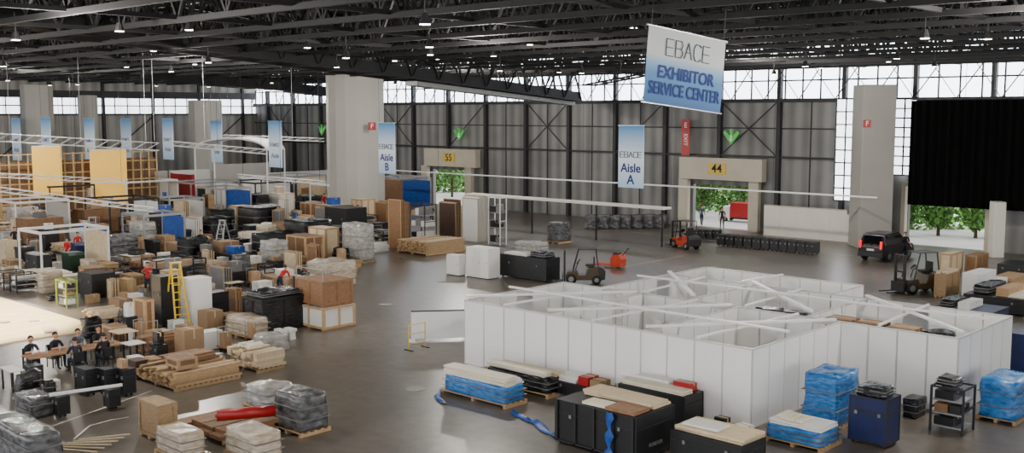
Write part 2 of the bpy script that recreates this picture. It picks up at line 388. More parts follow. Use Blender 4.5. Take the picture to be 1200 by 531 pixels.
for x in (-88,-62,-36,-12):
    for y in (14,34,58):
        l=bpy.data.lights.new('lamp_light','POINT'); l.energy=3600; l.shadow_soft_size=.25; l.color=(1,.94,.86)
        lo=bpy.data.objects.new('lamp_light',l); COL.objects.link(lo); lo.location=(x+1,y+1.5,11.6)
for px in (12,95,171,181,240,343):
    p=D(px,165,70)
    O('hanging_cable',(G().tube((p.x,p.y,p.z),(p.x,p.y,ZC-.02),.012,n=5),[m_alu]),label='thin pale suspension cable from the roof',cat='cable',group='rigging cables')
# ---------------------------------------------------------------- banners
LET={'E':[[(1,0),(0,0),(0,1),(1,1)],[(0,.5),(.9,.5)]],'B':[[(0,0),(0,1),(.8,1),(.95,.75),(.8,.52),(0,.52)],[(.8,.52),(1,.27),(.8,0),(0,0)]],
'A':[[(0,0),(.5,1),(1,0)],[(.22,.4),(.78,.4)]],'C':[[(1,.85),(.8,1),(.25,1),(0,.7),(0,.3),(.25,0),(.8,0),(1,.15)]]}
def logo(parent,cx,z,hgt,mat,y=-.05,th=.04,wf=.8):
    g=G(); w=hgt*wf; gap=hgt*.18; tot=5*w+4*gap; x=cx-tot/2
    for ch in 'EBACE':
        for st in LET[ch]:
            for a,b in zip(st,st[1:]): g.tube((x+a[0]*w,y,z+a[1]*hgt),(x+b[0]*w,y,z+b[1]*hgt),th,n=4)
        x+=w+gap
    O('logo_lettering',(g,[mat]),parent=parent)
def aisle(px,py,Z,let=None):
    p=D(px,py,Z)
    o=O('aisle_banner',(G().box(-1,-.02,-4,1,.02,0),[m_aisle]),p,0,label='blue-to-white vertical hanging aisle banner'+(' reading Aisle '+let if let else ''),cat='banner',group='hanging aisle banners')
    O('banner_rod',(G().tube((-1.05,0,0),(1.05,0,0),.04,n=6),[m_alu]),parent=o)
    for s in (-.9,.9): O('suspension_cable',(G().tube((s,0,0),(s,0,ZC-.02-p.z),.012,n=4),[m_dgrey]),parent=o)
    if let:
        logo(o,0,-2.05,.36,m_bgrey,th=.025)
        text('Aisle',.8,m_btext,'lettering',o,(0,-.04,-2.75),off=.015); text(let,.85,m_btext,'lettering',o,(0,-.04,-3.5),off=.015)
    else: logo(o,0,-2.2,.3,m_btext,th=.02); text('Aisle',.6,m_btext,'lettering',o,(0,-.04,-3.0))
aisle(740,147,68,'A'); aisle(453,144,84,'B')
for px,py,Z in ((322,142,92),(253,142,104),(196,139,104),(147,139,104),(104,139,100),(53,138,98),(18,139,102)): aisle(px,py,Z)
p=D(761,29,33.5); q=D(850,49,36); L=(q-p).length; d=(q-p).normalized(); BH=89*33.5/F
gm=grad('service_banner_print',[(0,(52,96,148)),(.4,(84,130,176)),(.54,(130,166,196)),(.64,(188,192,190)),(1,(184,187,185))],-BH,0,es=.12)
o=O('service_banner',(G().box(0,-.02,-BH,L,.02,0),[gm]),p,0,label='large hanging white and blue exhibitor service center banner',cat='banner')
yaw=math.atan2(d.y,d.x); roll=-math.asin(d.z)
o.rotation_euler=(Matrix.Rotation(yaw,4,'Z')@Matrix.Rotation(roll,4,'Y')).to_euler()
logo(o,L/2,-BH*.35,BH*.22,m_bgrey,th=.018,wf=.68)
text('EXHIBITOR',BH*.23,m_btext,'lettering',o,(L/2,-.05,-BH*.58),fit=L*.74,off=.01); text('SERVICE CENTER',BH*.23,m_btext,'lettering',o,(L/2,-.05,-BH*.8),fit=L*.93,off=.01)
O('banner_rod',(G().tube((-.1,0,0),(L+.1,0,0),.04,n=6),[m_alu]),parent=o); O('banner_rod',(G().tube((-.1,0,-BH),(L+.1,0,-BH),.03,n=6),[m_alu]),parent=o)
O('suspension_cable',(G().tube((.1,0,0),(.1,0,4),.015,n=4),[m_dgrey]),parent=o); O('suspension_cable',(G().tube((L-.1,0,0),(L-.1,0,4.6),.015,n=4),[m_dgrey]),parent=o)
# ---------------------------------------------------------------- booth
pm=G().box(0.03,-.02,.02,.97,.02,2.44).mesh('panel',[m_panel])
def run(x0,y0,x1,y1,skip=()):
    L=math.hypot(x1-x0,y1-y0); n=max(1,round(L)); s=L/n; rz=math.atan2(y1-y0,x1-x0)
    g=G()
    for i in range(n+1): g.tube((i*s,0,0),(i*s,0,2.5),.022,n=6)
    for i in range(n):
        if i in skip: g.box(i*s,-.02,2.3,(i+1)*s,.02,2.5)
        else: g.box(i*s,-.022,2.44,(i+1)*s,.022,2.5); g.box(i*s,-.022,0,(i+1)*s,.022,.04)
    o=O('partition_wall',(g,[m_rail]),(x0,y0,0),rz,label='white modular booth partition wall with aluminium posts',cat='partition wall',group='white booth partitions')
    for i in range(n):
        if i in skip: continue
        k=bpy.data.objects.new('panel',pm); COL.objects.link(k); k.parent=o; k.location=(i*s,0,0); k.scale=(s,1,1)
NC=W(880,503); RC=W(1120,486)
BX1,BY0=NC.x,NC.y; BX0=BX1-solve(NC,Vector((-1,0,0)),545); BY1=RC.y; BX2=RC.x; BY2=BY1+solve(RC,Vector((0,1,0)),1182); BX3=BX0+2.0; BY3=BY2+2.9
XM=BX2-6.8
run(BX0,BY0,BX1,BY0); run(BX1,BY0,BX1,BY1); run(BX1,BY1,BX2,BY1); run(BX2,BY1,BX2,BY2)
run(BX2,BY2,XM,BY2,(3,)); run(XM,BY2,XM,BY3); run(XM,BY3,BX3,BY3); run(BX3,BY3,BX3,BY1,(3,)); run(BX0,BY1,BX0,BY0,(2,))
run(BX0,BY1,BX1,BY1,(2,7,11)); run(XM,BY2,BX3,BY2,(2,6))
i0=BX0+4.1;i1=BX0+8.4
run(i0,BY0,i0,BY1,(4,)); run(i1,BY0,i1,BY1,(0,))
j0=BX0+6.2; j1=BX1-1.3; j2=BX1+1.5
run(j0,BY1,j0,BY2,(0,)); run(j1,BY1,j1,BY2,(4,))
def beam(x0,y0,x1,y1,z=2.505,wd=.07):
    L=math.hypot(x1-x0,y1-y0)
    O('ceiling_beam',(G().box(0,-wd/2,0,L,wd/2,.07),[m_walu]),(x0,y0,z),math.atan2(y1-y0,x1-x0),label='white aluminium beam spanning the booth top',cat='beam',group='booth top beams')
for a_,b_ in ((BX0,i0),(i0,i1),(i1,BX1)):
    beam(a_,BY0+.1,b_,BY1-.4,2.58,.16); m_=(a_+b_)/2; beam(m_,BY0,m_+.4,BY1)
beam(BX0,BY0+2.5,BX1,BY0+2.2,2.66,.1)
for a_,b_ in ((BX3,j0),(j0,j1),(j1,BX2)):
    beam(a_,BY2-.1,b_,BY1+.4,2.58,.16); m_=(a_+b_)/2; beam(m_,BY1,m_-.3,BY2)
beam(BX3,BY1+2.5,BX2,BY1+2.8,2.66,.1)
beam(BX3+3.6,BY2,BX3+3.9,BY3,wd=.12)
# ---------------------------------------------------------------- generic things
def dims(xl,xn,xr,yt,yb,zb=0.0):
    C=W(xn,yb,zb); ww=solve(C,Vector((-1,0,0)),xl); dd=solve(C,Vector((0,1,0)),xr); h=solvez(C,yt)
    return C,max(.1,ww),max(.1,dd),max(.05,h)
def pallet(c,w,d,rz=0,z=0):
    g=G()
    for i in range(3):
        x=-w/2+ (w-.1)*i/2; g.box(x,-d/2,0,x+.1,d/2,.1)
    n=max(4,int(d/.2))
    for i in range(n):
        y=-d/2+(d-.12)*i/(n-1); g.box(-w/2,y,.1,w/2,y+.12,.14)
    return O('pallet',(g,[m_wood]),(c.x,c.y,z),rz,label='wooden pallet under the load',cat='pallet',group='wooden pallets')
def b_crate(w,d,h,loc,rz,mat=None,label='pine wooden shipping crate with battens',trim=None,cat='crate'):
    mat=mat or m_woodl; trim=trim or m_wood; t=.03; bw=min(.1,h*.18)
    o=O('crate',(G().box(-w/2+t,-d/2+t,.08,w/2-t,d/2-t,h),[mat]),loc,rz,label=label,cat=cat)
    g=G()
    for sx in (-1,1):
        for sy_ in (-1,1):
            g.cb(sx*(w/2-bw/2),sy_*(d/2-t/2),.08,bw,t,h-.08); g.cb(sx*(w/2-t/2),sy_*(d/2-bw/2-t),.08,t,bw,h-.08)
    for z in (.08,h-bw):
        for s in (-1,1):
            g.cb(0,s*(d/2-t/2),z,w-2*bw,t,bw); g.cb(s*(w/2-t/2),0,z,t,d-2*bw-2*t,bw)
    if w>1.3:
        for s in (-1,1): g.cb(0,s*(d/2-t/2),.08+bw,bw,t,h-.08-2*bw)
    if d>1.3:
        for s in (-1,1): g.cb(s*(w/2-t/2),0,.08+bw,t,bw,h-.08-2*bw)
    O('batten_frame',(g,[trim]),parent=o)
    O('skid',(G().cb(-w/2+.1,0,0,.1,d,.08).cb(w/2-.1,0,0,.1,d,.08).cb(0,0,0,.1,d,.08),[trim]),parent=o)
    return o
def b_carton(w,d,h,loc,rz,mat=None,label='brown cardboard box sealed with tape'):
    mat=mat or m_card
    o=O('cardboard_box',(G().cb(0,0,0,w,d,h-.01).cb(0,-d/4-.002,h-.01,w,d/2-.006,.01).cb(0,d/4+.002,h-.01,w,d/2-.006,.01),[mat]),loc,rz,label=label,cat='box',bev=.008)
    O('packing_tape',(G().cb(0,0,h-.004,w+.006,.06,.008).cb(-w/2-.001,0,h*.7,.006,.06,h*.3).cb(w/2+.001,0,h*.7,.006,.06,h*.3),[m_tape]),parent=o)
    return o
def b_case(w,d,h,loc,rz,mat=None,label='black flight case with metal edges',trim=None):
    mat=mat or m_black; trim=trim or m_dgrey; c=min(.1,h*.3)
    o=O('flight_case',(G().cb(0,0,c,w-.03,d-.03,h-c-.01),[mat]),loc,rz,label=label,cat='case')
    g=G(); e=.02
    for sx in (-1,1):
        for s2 in (-1,1): g.cb(sx*(w/2-e),s2*(d/2-e),c,e*2,e*2,h-c)
        for z in (c,h-.04,c+(h-c)*.66): g.cb(sx*(w/2-e/2),0,z,e,d-.08,.04)
    for s2 in (-1,1):
        for z in (c,h-.04,c+(h-c)*.66): g.cb(0,s2*(d/2-e/2),z,w-.08,e,.04)
    O('edge_trim',(g,[trim]),parent=o)
    for sx in (-.3,.3): O('latch',(G().cb(sx*w,-d/2-.01,c+(h-c)*.6,.08,.03,.1),[m_grey]),parent=o)
    cs=G().tube((0,-.02,.05),(0,.02,.05),.05,n=8).cb(0,0,c-.02,.08,.08,.02).mesh('caster',[m_rub])
    for sx in (-1,1):
        for s2 in (-1,1): O('caster',cs,(sx*(w/2-.12),s2*(d/2-.12),0),parent=o)
    return o
def lump(w,d,h,seed,amp=.05,cuts=6,taper=.04):
    bm=bmesh.new(); bmesh.ops.create_cube(bm,size=1.0)
    bmesh.ops.subdivide_edges(bm,edges=bm.edges[:],cuts=cuts,use_grid_fill=True)
    for v in bm.verts:
        c=v.co.copy(); k=1-.03*((abs(c.x)*2)**6*(abs(c.y)*2)**6)*2-taper*(c.z+.5)
        p=Vector((c.x*w*k,c.y*d*k,(c.z+.5)*h))
        n=noise.noise_vector(p*1.9+Vector((seed*7.1,seed*3.3,seed)))*amp
        if c.z<-.49: n.z=0
        if abs(c.z)<.49: n.z*=.4
        v.co=p+n
        if v.co.z<0: v.co.z=0
    me=bpy.data.meshes.new('wrapped'); bm.to_mesh(me); bm.free()
    me.polygons.foreach_set('use_smooth',[True]*len(me.polygons)); return me
def b_wrap(w,d,h,loc,rz,mat=None,label='goods wrapped in clear stretch film',amp=.07):
    me=lump(w*.97,d*.97,h,R.random()*50,amp); me.materials.append(mat or m_cwrap)
    o=O('wrapped_load',me,loc,rz,label=label,cat='wrapped goods')
    for z in (h*.3,h*.65): O('strap',(G().cb(0,0,z,w*.99+.01,d*.99+.01,.02),[m_grey]),parent=o)
    return o
def b_cab(w,d,h,loc,rz,mat=None,label='white laminate cabinet with plain doors',doors=2):
    mat=mat or m_white
    o=O('cabinet',(G().cb(0,0,.04,w-.02,d-.04,h-.08),[mat]),loc,rz,label=label,cat='cabinet')
    O('worktop',(G().cb(0,0,h-.04,w,d,.04),[mat]),parent=o); O('plinth',(G().cb(0,0,0,w-.08,d-.1,.04),[m_dgrey]),parent=o)
    n=max(1,int(w/.6)); s=(w-.04)/n
    for i in range(n):
        k=O('door',(G().cb(-w/2+.02+s*(i+.5),-d/2+.01,.06,s-.01,.02,h-.12),[mat]),parent=o)
        O('handle',(G().cb(-w/2+.02+s*(i+.85),-d/2-.01,h*.5,.02,.02,.12),[m_alu]),parent=k)
    n=max(1,int(d/.6)); s=(d-.06)/n
    for i in range(n): O('side_panel',(G().cb(w/2-.005,-d/2+.03+s*(i+.5),.06,.02,s-.01,h-.12),[mat]),parent=o)
    return o
def b_rack(w,d,h,loc,rz,mat=None,label='metal shelving rack loaded with boxes',n=3,fill=True,fm=None):
    g=G()
    for sx in (-1,1):
        for s2 in (-1,1): g.cb(sx*(w/2-.03),s2*(d/2-.03),0,.06,.06,h)
        g.cb(sx*(w/2-.03),0,h-.05,.05,d-.06,.05); g.cb(sx*(w/2-.03),0,h*.5,.05,d-.06,.05)
    for s2 in (-1,1): g.cb(0,s2*(d/2-.03),h-.05,w-.06,.05,.05)
    o=O('shelving_rack',(g,[mat or m_dgrey]),loc,rz,label=label,cat='rack')
    fm=fm or [m_card,m_white,m_grey,m_black]
    for i in range(n):
        z=.15+(h-.2)*i/n; O('shelf',(G().cb(0,0,z,w-.14,d-.14,.05),[m_alu]),parent=o)
        if fill:
            x=-w/2+.1
            while x<w/2-.35:
                bw=R.uniform(.3,.6); bh=min((h-.2)/n-.15,R.uniform(.3,.6))
                if x+bw>w/2-.05: bw=w/2-.06-x
                c,s=math.cos(rz),math.sin(rz); lx=x+bw/2
                b_carton(bw,max(.2,d-.22),bh,(loc[0]+lx*c,loc[1]+lx*s,loc[2]+z+.051),rz,mat=R.choice(fm),label='box stored on the rack shelf')
                x+=bw+.05
    return o
PILE={}
def b_boards(w,d,h,loc,rz,mat=None,label='long wooden board lying in a stack',along='y',bw=.22,bt=.07,gp='stacked boards',pile=True):
    mat=mat or m_wood; rows=max(1,int(h/bt)); L=d if along=='y' else w; A=w if along=='y' else d
    n=max(1,int(A/bw)); me=None if pile else G().cb(0,0,0,(bw-.02) if along=='y' else L,L if along=='y' else bw-.02,bt-.004).mesh('board',[mat])
    c,s=math.cos(rz),math.sin(rz)
    for r in range(rows):
        for i in range(n):
            if r==rows-1 and R.random()<.3 and rows>1: continue
            u=-A/2+A*(i+.5)/n; v=R.uniform(-.12,.12)
            lx,ly=(u,v) if along=='y' else (v,u)
            if pile:
                g=PILE.setdefault(mat.name,(G(),mat))[0]; a_=(bw-.02) if along=='y' else L; b_=L if along=='y' else bw-.02
                g.cb(loc[0]+lx,loc[1]+ly,loc[2]+r*bt,a_,b_,bt-.004)
            else: O('board',me,(loc[0]+lx*c-ly*s,loc[1]+lx*s+ly*c,loc[2]+r*bt),rz,label=label,cat='board',group=gp)
def b_slab(w,d,h,loc,rz,mat=None,label='flat board lying on top'):
    n=max(1,int(h/.06))
    for i in range(n):
        t=h/n; O('board',(G().cb(0,0,0,w,d,t-.004),[mat or m_cream]),(loc[0]+R.uniform(-.05,.05),loc[1]+R.uniform(-.05,.05),loc[2]+i*t),rz+R.uniform(-.03,.03),label=label,cat='board',group='flat boards',bev=.005)
def b_panels(w,d,h,loc,rz,mat=None,label='tall upright wall panel stored on edge'):
    n=max(2,min(6,int(d/.14)))
    for i in range(n):
        y=-d/2+d*(i+.5)/n; hh=h*R.uniform(.9,1)
        o=O('wall_panel',(G().cb(0,0,0,w,.06,hh),[mat or m_woodl]),(loc[0]-y*math.sin(rz),loc[1]+y*math.cos(rz),loc[2]),rz,label=label,cat='panel',group='upright panels')
        O('panel_frame',(G().cb(-w/2+.04,-.035,0,.06,.02,hh).cb(w/2-.04,-.035,0,.06,.02,hh).cb(0,-.035,hh-.06,w-.1,.02,.06),[m_wood]),parent=o)
def b_trolley(w,d,h,loc,rz,mat=None,label='platform trolley with tubular handle'):
    w=min(w,1.5); d=min(d,.8)
    o=O('platform_trolley',(G().cb(0,0,.2,w,d,.06),[mat or m_woodb]),loc,rz,label=label,cat='trolley')
    O('handle',(G().tube((-w/2+.03,-d/2+.05,.25),(-w/2+.03,-d/2+.05,1.0),.02,n=5).tube((-w/2+.03,d/2-.05,.25),(-w/2+.03,d/2-.05,1.0),.02,n=5).tube((-w/2+.03,-d/2+.03,1.0),(-w/2+.03,d/2-.03,1.0),.02,n=5),[m_alu]),parent=o)
    cs=G().tube((0,-.03,.1),(0,.03,.1),.1,n=10).mesh('wheel',[m_rub])
    for sx in (-1,1):
        for s2 in (-1,1): O('wheel',cs,(sx*(w/2-.15),s2*(d/2-.1),0),parent=o)
    b_carton(w*.5,d*.8,R.uniform(.3,.7),(loc[0],loc[1],loc[2]+.262),rz,mat=R.choice([m_card,m_white,m_grey]))
def b_table(w,d,h,loc,rz,mat=None,label='trestle work table with tools on top'):
    w=min(w,2.0); d=min(d,.9)
    o=O('work_table',(G().cb(0,0,.74,w,d,.04),[mat or R.choice([m_woodl,m_white])]),loc,rz,label=label,cat='table')
    lg=G().cb(0,0,0,.05,.05,.74).mesh('leg',[m_dgrey])
    for sx in (-1,1):
        for s2 in (-1,1): O('leg',lg,(sx*(w/2-.08),s2*(d/2-.08),0),parent=o)
    for k in range(R.randint(1,3)):
        if abs((k-1)*.5)>w/2-.2: continue
        b_carton(R.uniform(.2,.4),R.uniform(.2,.4),R.uniform(.12,.4),(loc[0]+(k-1)*.5,loc[1]+R.uniform(-.1,.1),loc[2]+.782),rz,mat=R.choice([m_card,m_black,m_red,m_white,m_blue]),label='small box on the work table')
def b_pstack(w,d,h,loc,rz,mat=None,label=''):
    n=int(h/.145)
    for i in range(min(n,9)): pallet(Vector(loc),1.2,.8,R.uniform(-.04,.04),loc[2]+i*.145)
def b_bin(w,d,h,loc,rz,mat=None,label='wheeled plastic waste container with lid'):
    mat=mat or R.choice([m_dgrey,m_navy,m_green2]); w,d,h=min(w,1.3),min(d,1.0),1.1
    o=O('waste_container',(G().prism([(-w/2+.1,.15),(w/2-.1,.15),(w/2,h),(-w/2,h)],'y',-d/2+.05,d/2-.05),[mat]),loc,rz,label=label,cat='bin',bev=.02)
    O('lid',(G().prism([(-w/2-.03,h),(w/2+.03,h),(w/2-.1,h+.14),(-w/2+.1,h+.14)],'y',-d/2,d/2),[mat]),parent=o,bev=.02)
    for sx in (-1,1):
        for s2 in (-1,1): O('wheel',(G().tube((sx*(w/2-.2),s2*(d/2-.15)-.03,.09),(sx*(w/2-.2),s2*(d/2-.15)+.03,.09),.09,n=10),[m_rub]),parent=o)
BU=dict(crate=b_crate,carton=b_carton,case=b_case,wrap=b_wrap,cab=b_cab,rack=b_rack,boards=b_boards,slab=b_slab,panels=b_panels,trolley=b_trolley,table=b_table,pstack=b_pstack,bin=b_bin)
def I(kind,xl,xn,xr,yt,yb,pal=False,rot=0.0,reg=True,**kw):
    C,w_,d_,h_=dims(xl,xn,xr,yt,yb)
    c=Vector((C.x-w_/2,C.y+d_/2,0)); z=0
    if pal: pallet(c,w_,d_,rot); z=.142; h_=max(.1,h_-.142)
    BU[kind](w_,d_,h_,(c.x,c.y,z),rot,**kw)
    if reg: FOOT.append((C.x-w_,C.x,C.y,C.y+d_))
    return dict(c=c,w=w_,d=d_,z=z+h_,rot=rot)
def ON(it,kind,fx,fy,fw,fd,h,rot=0,dz=0.0,**kw):
    x=it['c'].x-it['w']/2+fx*it['w']+fw*it['w']/2; y=it['c'].y-it['d']/2+fy*it['d']+fd*it['d']/2
    BU[kind](fw*it['w'],fd*it['d'],h,(x,y,it['z']+.003+dz),it['rot']+rot,**kw)
    return dict(c=Vector((x,y,0)),w=fw*it['w'],d=fd*it['d'],z=it['z']+.003+dz+h,rot=it['rot']+rot)
# ---- bottom-left foreground
I('crate',163,186,209,476,519,mat=m_wood,label='tall small pine crate with plywood sides')
a=I('boards',208,262,326,503,522,pal=True,mat=m_woodb,bw=.6,bt=.12,pile=False,label='brown flat-packed board on the pallet')
rr=O('fabric_roll',(G().tube((-.85,0,.17),(.85,0,.17),.17,n=16),[m_red],True),(a['c'].x+.9,a['c'].y+.1,a['z']+.01),math.radians(62),label='red fabric roll lying on brown boards',cat='roll')
O('cardboard_core',(G().tube((-.9,0,.17),(.9,0,.17),.05,n=10),[m_card]),parent=rr)
I('wrap',284,312,348,458,487,pal=True,label='loose goods under crumpled clear film on a pallet',amp=.14)
I('wrap',318,352,388,468,514,pal=True,mat=m_gwrap,label='dark goods wrapped in glossy grey film on pallet')
I('wrap',181,213,243,512,545,pal=True,mat=m_twrap,amp=.04,label='stacked boards wrapped in clear film on pallet')
I('wrap',262,300,334,514,548,pal=True,mat=m_twrap,amp=.04,label='cartons wrapped in clear film on pallet')
I('wrap',-20,36,80,516,562,pal=True,mat=m_gwrap,label='low stack of panels under grey-clear film')
I('wrap',-40,0,34,496,520,pal=True,mat=m_cwrap,label='low stack of goods under clear film')
I('wrap',14,38,66,470,492,mat=m_gwrap,label='grey wrapped goods near white profile')
a=I('boards',160,205,282,438,460,pal=True,mat=m_wood,bw=.2,bt=.08,pile=False)
ON(a,'boards',.1,.3,.5,.6,.25,mat=m_woodb,pile=False,label='brown plank on lumber pile'); ON(a,'crate',.62,.1,.3,.3,.4,mat=m_woodb,label='small open wooden tray on lumber')
a=I('boards',268,302,334,413,438,pal=True,mat=m_woodl,bw=.3,bt=.1,pile=False,label='pale plywood offcut in a pile')
ON(a,'boards',.2,.1,.5,.5,.2,mat=m_cream,bw=.15,pile=False,label='cream profile board on plywood pile')
a=I('boards',158,180,222,398,420,mat=m_woodb,bw=.25,bt=.08,pile=False,label='brown plank lying in floor pile')
I('wrap',295,312,340,396,416,mat=m_cwrap,label='small bundle wrapped in clear film',amp=.1)
I('carton',205,217,240,388,425); I('cab',222,232,262,392,414,mat=m_white,label='white box unit beside cartons')
I('wrap',262,290,318,376,399,pal=True,mat=m_twrap,label='tan bundled boards on a pallet')
a=I('crate',284,308,361,352,392,mat=m_bwrap,trim=m_black,label='large crate wrapped in black film')
ON(a,'wrap',.05,.05,.9,.9,.25,mat=m_bwrap,label='loose film sheet on top of crate',amp=.15)
a=I('crate',345,379,417,362,389,mat=m_white,trim=m_wood,label='white crate with wooden battens'); a=ON(a,'crate',.03,.03,.94,.94,1.15,mat=m_woodb,trim=m_woodb,label='brown plywood crate stacked on white crate')
def open_frame(it,h_):
    g=G(); w_,d_=it['w']/2-.05,it['d']/2-.05
    for sx in (-1,1):
        for s2 in (-1,1): g.tube((sx*w_,s2*d_,0),(sx*w_,s2*d_,h_),.02,n=4)
        g.tube((sx*w_,-d_,h_),(sx*w_,d_,h_),.02,n=4)
    for s2 in (-1,1): g.tube((-w_,s2*d_,h_),(w_,s2*d_,h_),.02,n=4); g.tube((-w_,s2*d_,0),(w_,s2*d_,h_),.015,n=4)
    O('metal_frame',(g,[m_alu]),(it['c'].x,it['c'].y,it['z']+.02),label='thin metal frame standing on wooden crate',cat='frame')
open_frame(a,.5)
I('case',178,190,210,325,384,label='tall black storage case')
I('cab',212,226,250,328,384,label='tall white laminate cabinet'); I('case',228,240,269,345,381,label='black equipment case')
I('carton',232,243,262,366,392); I('carton',250,262,284,371,388)
for xl,xn,xr in ((88,101,116),(114,124,138),(136,146,160)): a=I('case',xl,xn,xr,434,466,label='black storage case beside the work table')
ON(a,'carton',.1,.1,.6,.5,.3)
for t in [('crate',268,288,306,243,268,{}),('crate',362,382,398,268,306,{}),('wrap',399,424,441,264,309,dict(mat=m_cwrap)),('crate',336,358,380,278,312,dict(mat=m_woodb)),
 ('wrap',303,320,340,284,316,dict(mat=m_cwrap,label='white machine parts under clear film')),('carton',250,262,281,284,310,{}),('carton',195,208,228,286,306,{}),('cab',0,8,22,283,311,dict(mat=m_woodl,label='tan wooden cabinet')),
 ('case',30,44,62,300,326,{}),('case',92,108,136,322,350,dict(label='wide black screen case')),('rack',66,78,92,330,362,dict(mat=m_lime,label='lime green shelving unit')),
 ('boards',98,118,152,366,378,dict(mat=m_woodl)),('boards',98,118,140,310,326,dict(mat=m_wood)),('crate',158,170,182,352,392,dict(mat=m_woodb)),
 ('panels',455,470,481,232,292,dict(mat=m_woodb)),('panels',514,534,541,234,278,dict(mat=m_woodd,label='dark brown upright panel')),('panels',541,560,572,228,284,dict(mat=m_white,label='tall white upright panel')),('rack',572,586,594,232,288,dict(mat=m_walu,label='tall white rack with pale panels')),
 ('cab',523,538,546,300,324,{}),('cab',546,572,586,292,328,dict(mat=m_white)),('boards',466,500,545,284,300,dict(mat=m_wood)),('rack',480,498,512,240,282,{}),
 ('case',586,640,656,304,332,dict(label='long low black crate')),('wrap',600,628,645,286,300,dict(mat=m_cwrap)),('wrap',640,655,670,262,286,dict(mat=m_gwrap)),
 ('crate',412,424,440,234,262,{}),('crate',352,364,380,238,262,dict(mat=m_woodb)),('wrap',300,316,336,242,266,dict(mat=m_twrap)),('carton',316,330,345,262,280,{}),('case',430,441,455,262,276,{}),
 ('wrap',150,166,186,262,290,dict(mat=m_cwrap)),('boards',60,84,120,288,300,dict(mat=m_woodl)),('crate',188,196,214,318,346,{}),('wrap',270,280,296,300,330,dict(mat=m_gwrap)),
 ('crate',120,132,150,384,408,dict(mat=m_woodb)),('carton',128,140,156,352,366,{}),('crate',140,150,160,328,350,dict(mat=m_wood)),('boards',20,60,100,326,338,dict(mat=m_cream)),
 ('table',142,152,172,412,428,{}),('cab',150,160,174,424,446,dict(mat=m_woodd,label='dark wooden cabinet by the table')),('table',0,14,30,446,462,{})]:
    k,xl,xn,xr,yt,yb,kw=t; it=I(k,xl,xn,xr,yt,yb,pal=(k in('wrap','boards')),**kw)
    if (k,xl)==('case',586):
        ON(it,'slab',.05,.1,.5,.7,.12,mat=m_white); ON(it,'wrap',.6,.1,.35,.8,.3,mat=m_bwrap,label='black film bundle on long crate')
# right foreground
a=I('wrap',517,592,618,456,480,pal=True,mat=m_blwrap,label='long load in blue film on a pallet'); ON(a,'slab',.02,.08,.96,.5,.3,mat=m_cream,label='cream panel lying on blue-wrapped load'); ON(a,'slab',.1,.6,.85,.36,.18,mat=m_white,label='white panel on blue-wrapped load')
a=I('wrap',566,642,664,446,468,pal=True,mat=m_bwrap,label='long load in black film'); ON(a,'slab',.02,.1,.9,.4,.2,mat=m_cream,label='cream board on black-wrapped load'); ON(a,'slab',.08,.55,.9,.35,.12,mat=m_woodl)
a=I('case',646,704,722,458,476,label='long low black case topped with boxes'); ON(a,'slab',.03,.1,.45,.8,.2,mat=m_white); ON(a,'carton',.52,.1,.2,.7,.3,mat=m_red,label='red box on long black case'); ON(a,'carton',.75,.1,.2,.7,.25,mat=m_card)
a=I('wrap',600,640,654,478,490,pal=True,mat=m_twrap,amp=.03,label='low flat load beside black crates') if False else None
for i,(px,py) in enumerate(((739,481),(748,485),(846,510),(858,513),(872,517),(586,449),(570,445))):
    c=W(px,py); s_=R.uniform(.35,.55); b_carton(s_,s_*.8,R.uniform(.3,.6),(c.x,c.y,0),R.uniform(-.3,.3),mat=[m_card,m_white,m_black][i%3],label='loose box beside booth wall')
def stencil(parent_it,s,size,side,zf=.45,u=0.0):
    par=min((o for o in bpy.data.objects if o.name.startswith('flight_case') and o.parent is None),key=lambda o:(Vector(o.location)-Vector((parent_it['c'].x,parent_it['c'].y,0))).length)
    h=parent_it['z']
    if side=='x': loc=(parent_it['w']/2+.012,u,h*zf); rot=(math.pi/2,0,math.pi/2)
    else: loc=(u,-parent_it['d']/2-.012,h*zf); rot=(math.pi/2,0,0)
    text(s,size,m_sten,'stencil_lettering',par,loc,rot)
a=I('case',650,745,790,490,545,label='large low black wooden crate with faint lettering')
ON(a,'slab',.1,.5,.85,.45,.16,mat=m_woodl,label='pale plywood sheet on black crate'); ON(a,'slab',.3,.05,.3,.3,.08,mat=m_cream); ON(a,'slab',.62,.02,.34,.42,.1,mat=m_woodb,label='brown board on black crate')
stencil(a,'FOREVER',.16,'x',.3)
g=G()
for i in range(5): x=-a['w']/2+.1+(a['w']-.2)*i/4; g.cb(x,-a['d']/2-.03,.1,.07,.03,a['z']-.12)
g.cb(0,-a['d']/2-.03,.1,a['w']-.2,.03,.05)
O('support_rail',(g,[m_dgrey]),(a['c'].x,a['c'].y,0),label='dark vertical rails on the crate front',cat='rail')
a2=I('case',724,802,824,466,502,label='black crate with boards across top'); ON(a2,'slab',.03,.05,.92,.5,.12,mat=m_cream,label='cream board across black crate'); ON(a2,'slab',.1,.6,.5,.36,.2,mat=m_white,label='white printed board on crate'); ON(a2,'carton',.66,.6,.26,.34,.25,mat=m_red,label='red carton on black crate')
a3=I('case',785,868,897,524,562,label='black crate topped with plywood sheets'); ON(a3,'slab',.02,.05,.96,.9,.14,mat=m_woodl,label='pale plywood sheet on black crate')
ON(a3,'slab',.1,.2,.5,.5,.07,mat=m_white,dz=.15,label='white sheet on plywood')
stencil(a3,'FOREVER',.13,'x',.35)
I('slab',722,730,738,442,472,mat=m_white,label='white board standing behind crates')
a=I('wrap',895,962,987,510,532,pal=True,mat=m_blwrap,label='low load with blue and white film'); ON(a,'slab',.05,.1,.9,.8,.12,mat=m_white); ON(a,'boards',.1,.2,.5,.5,.1,mat=m_cream,dz=.13,pile=False)
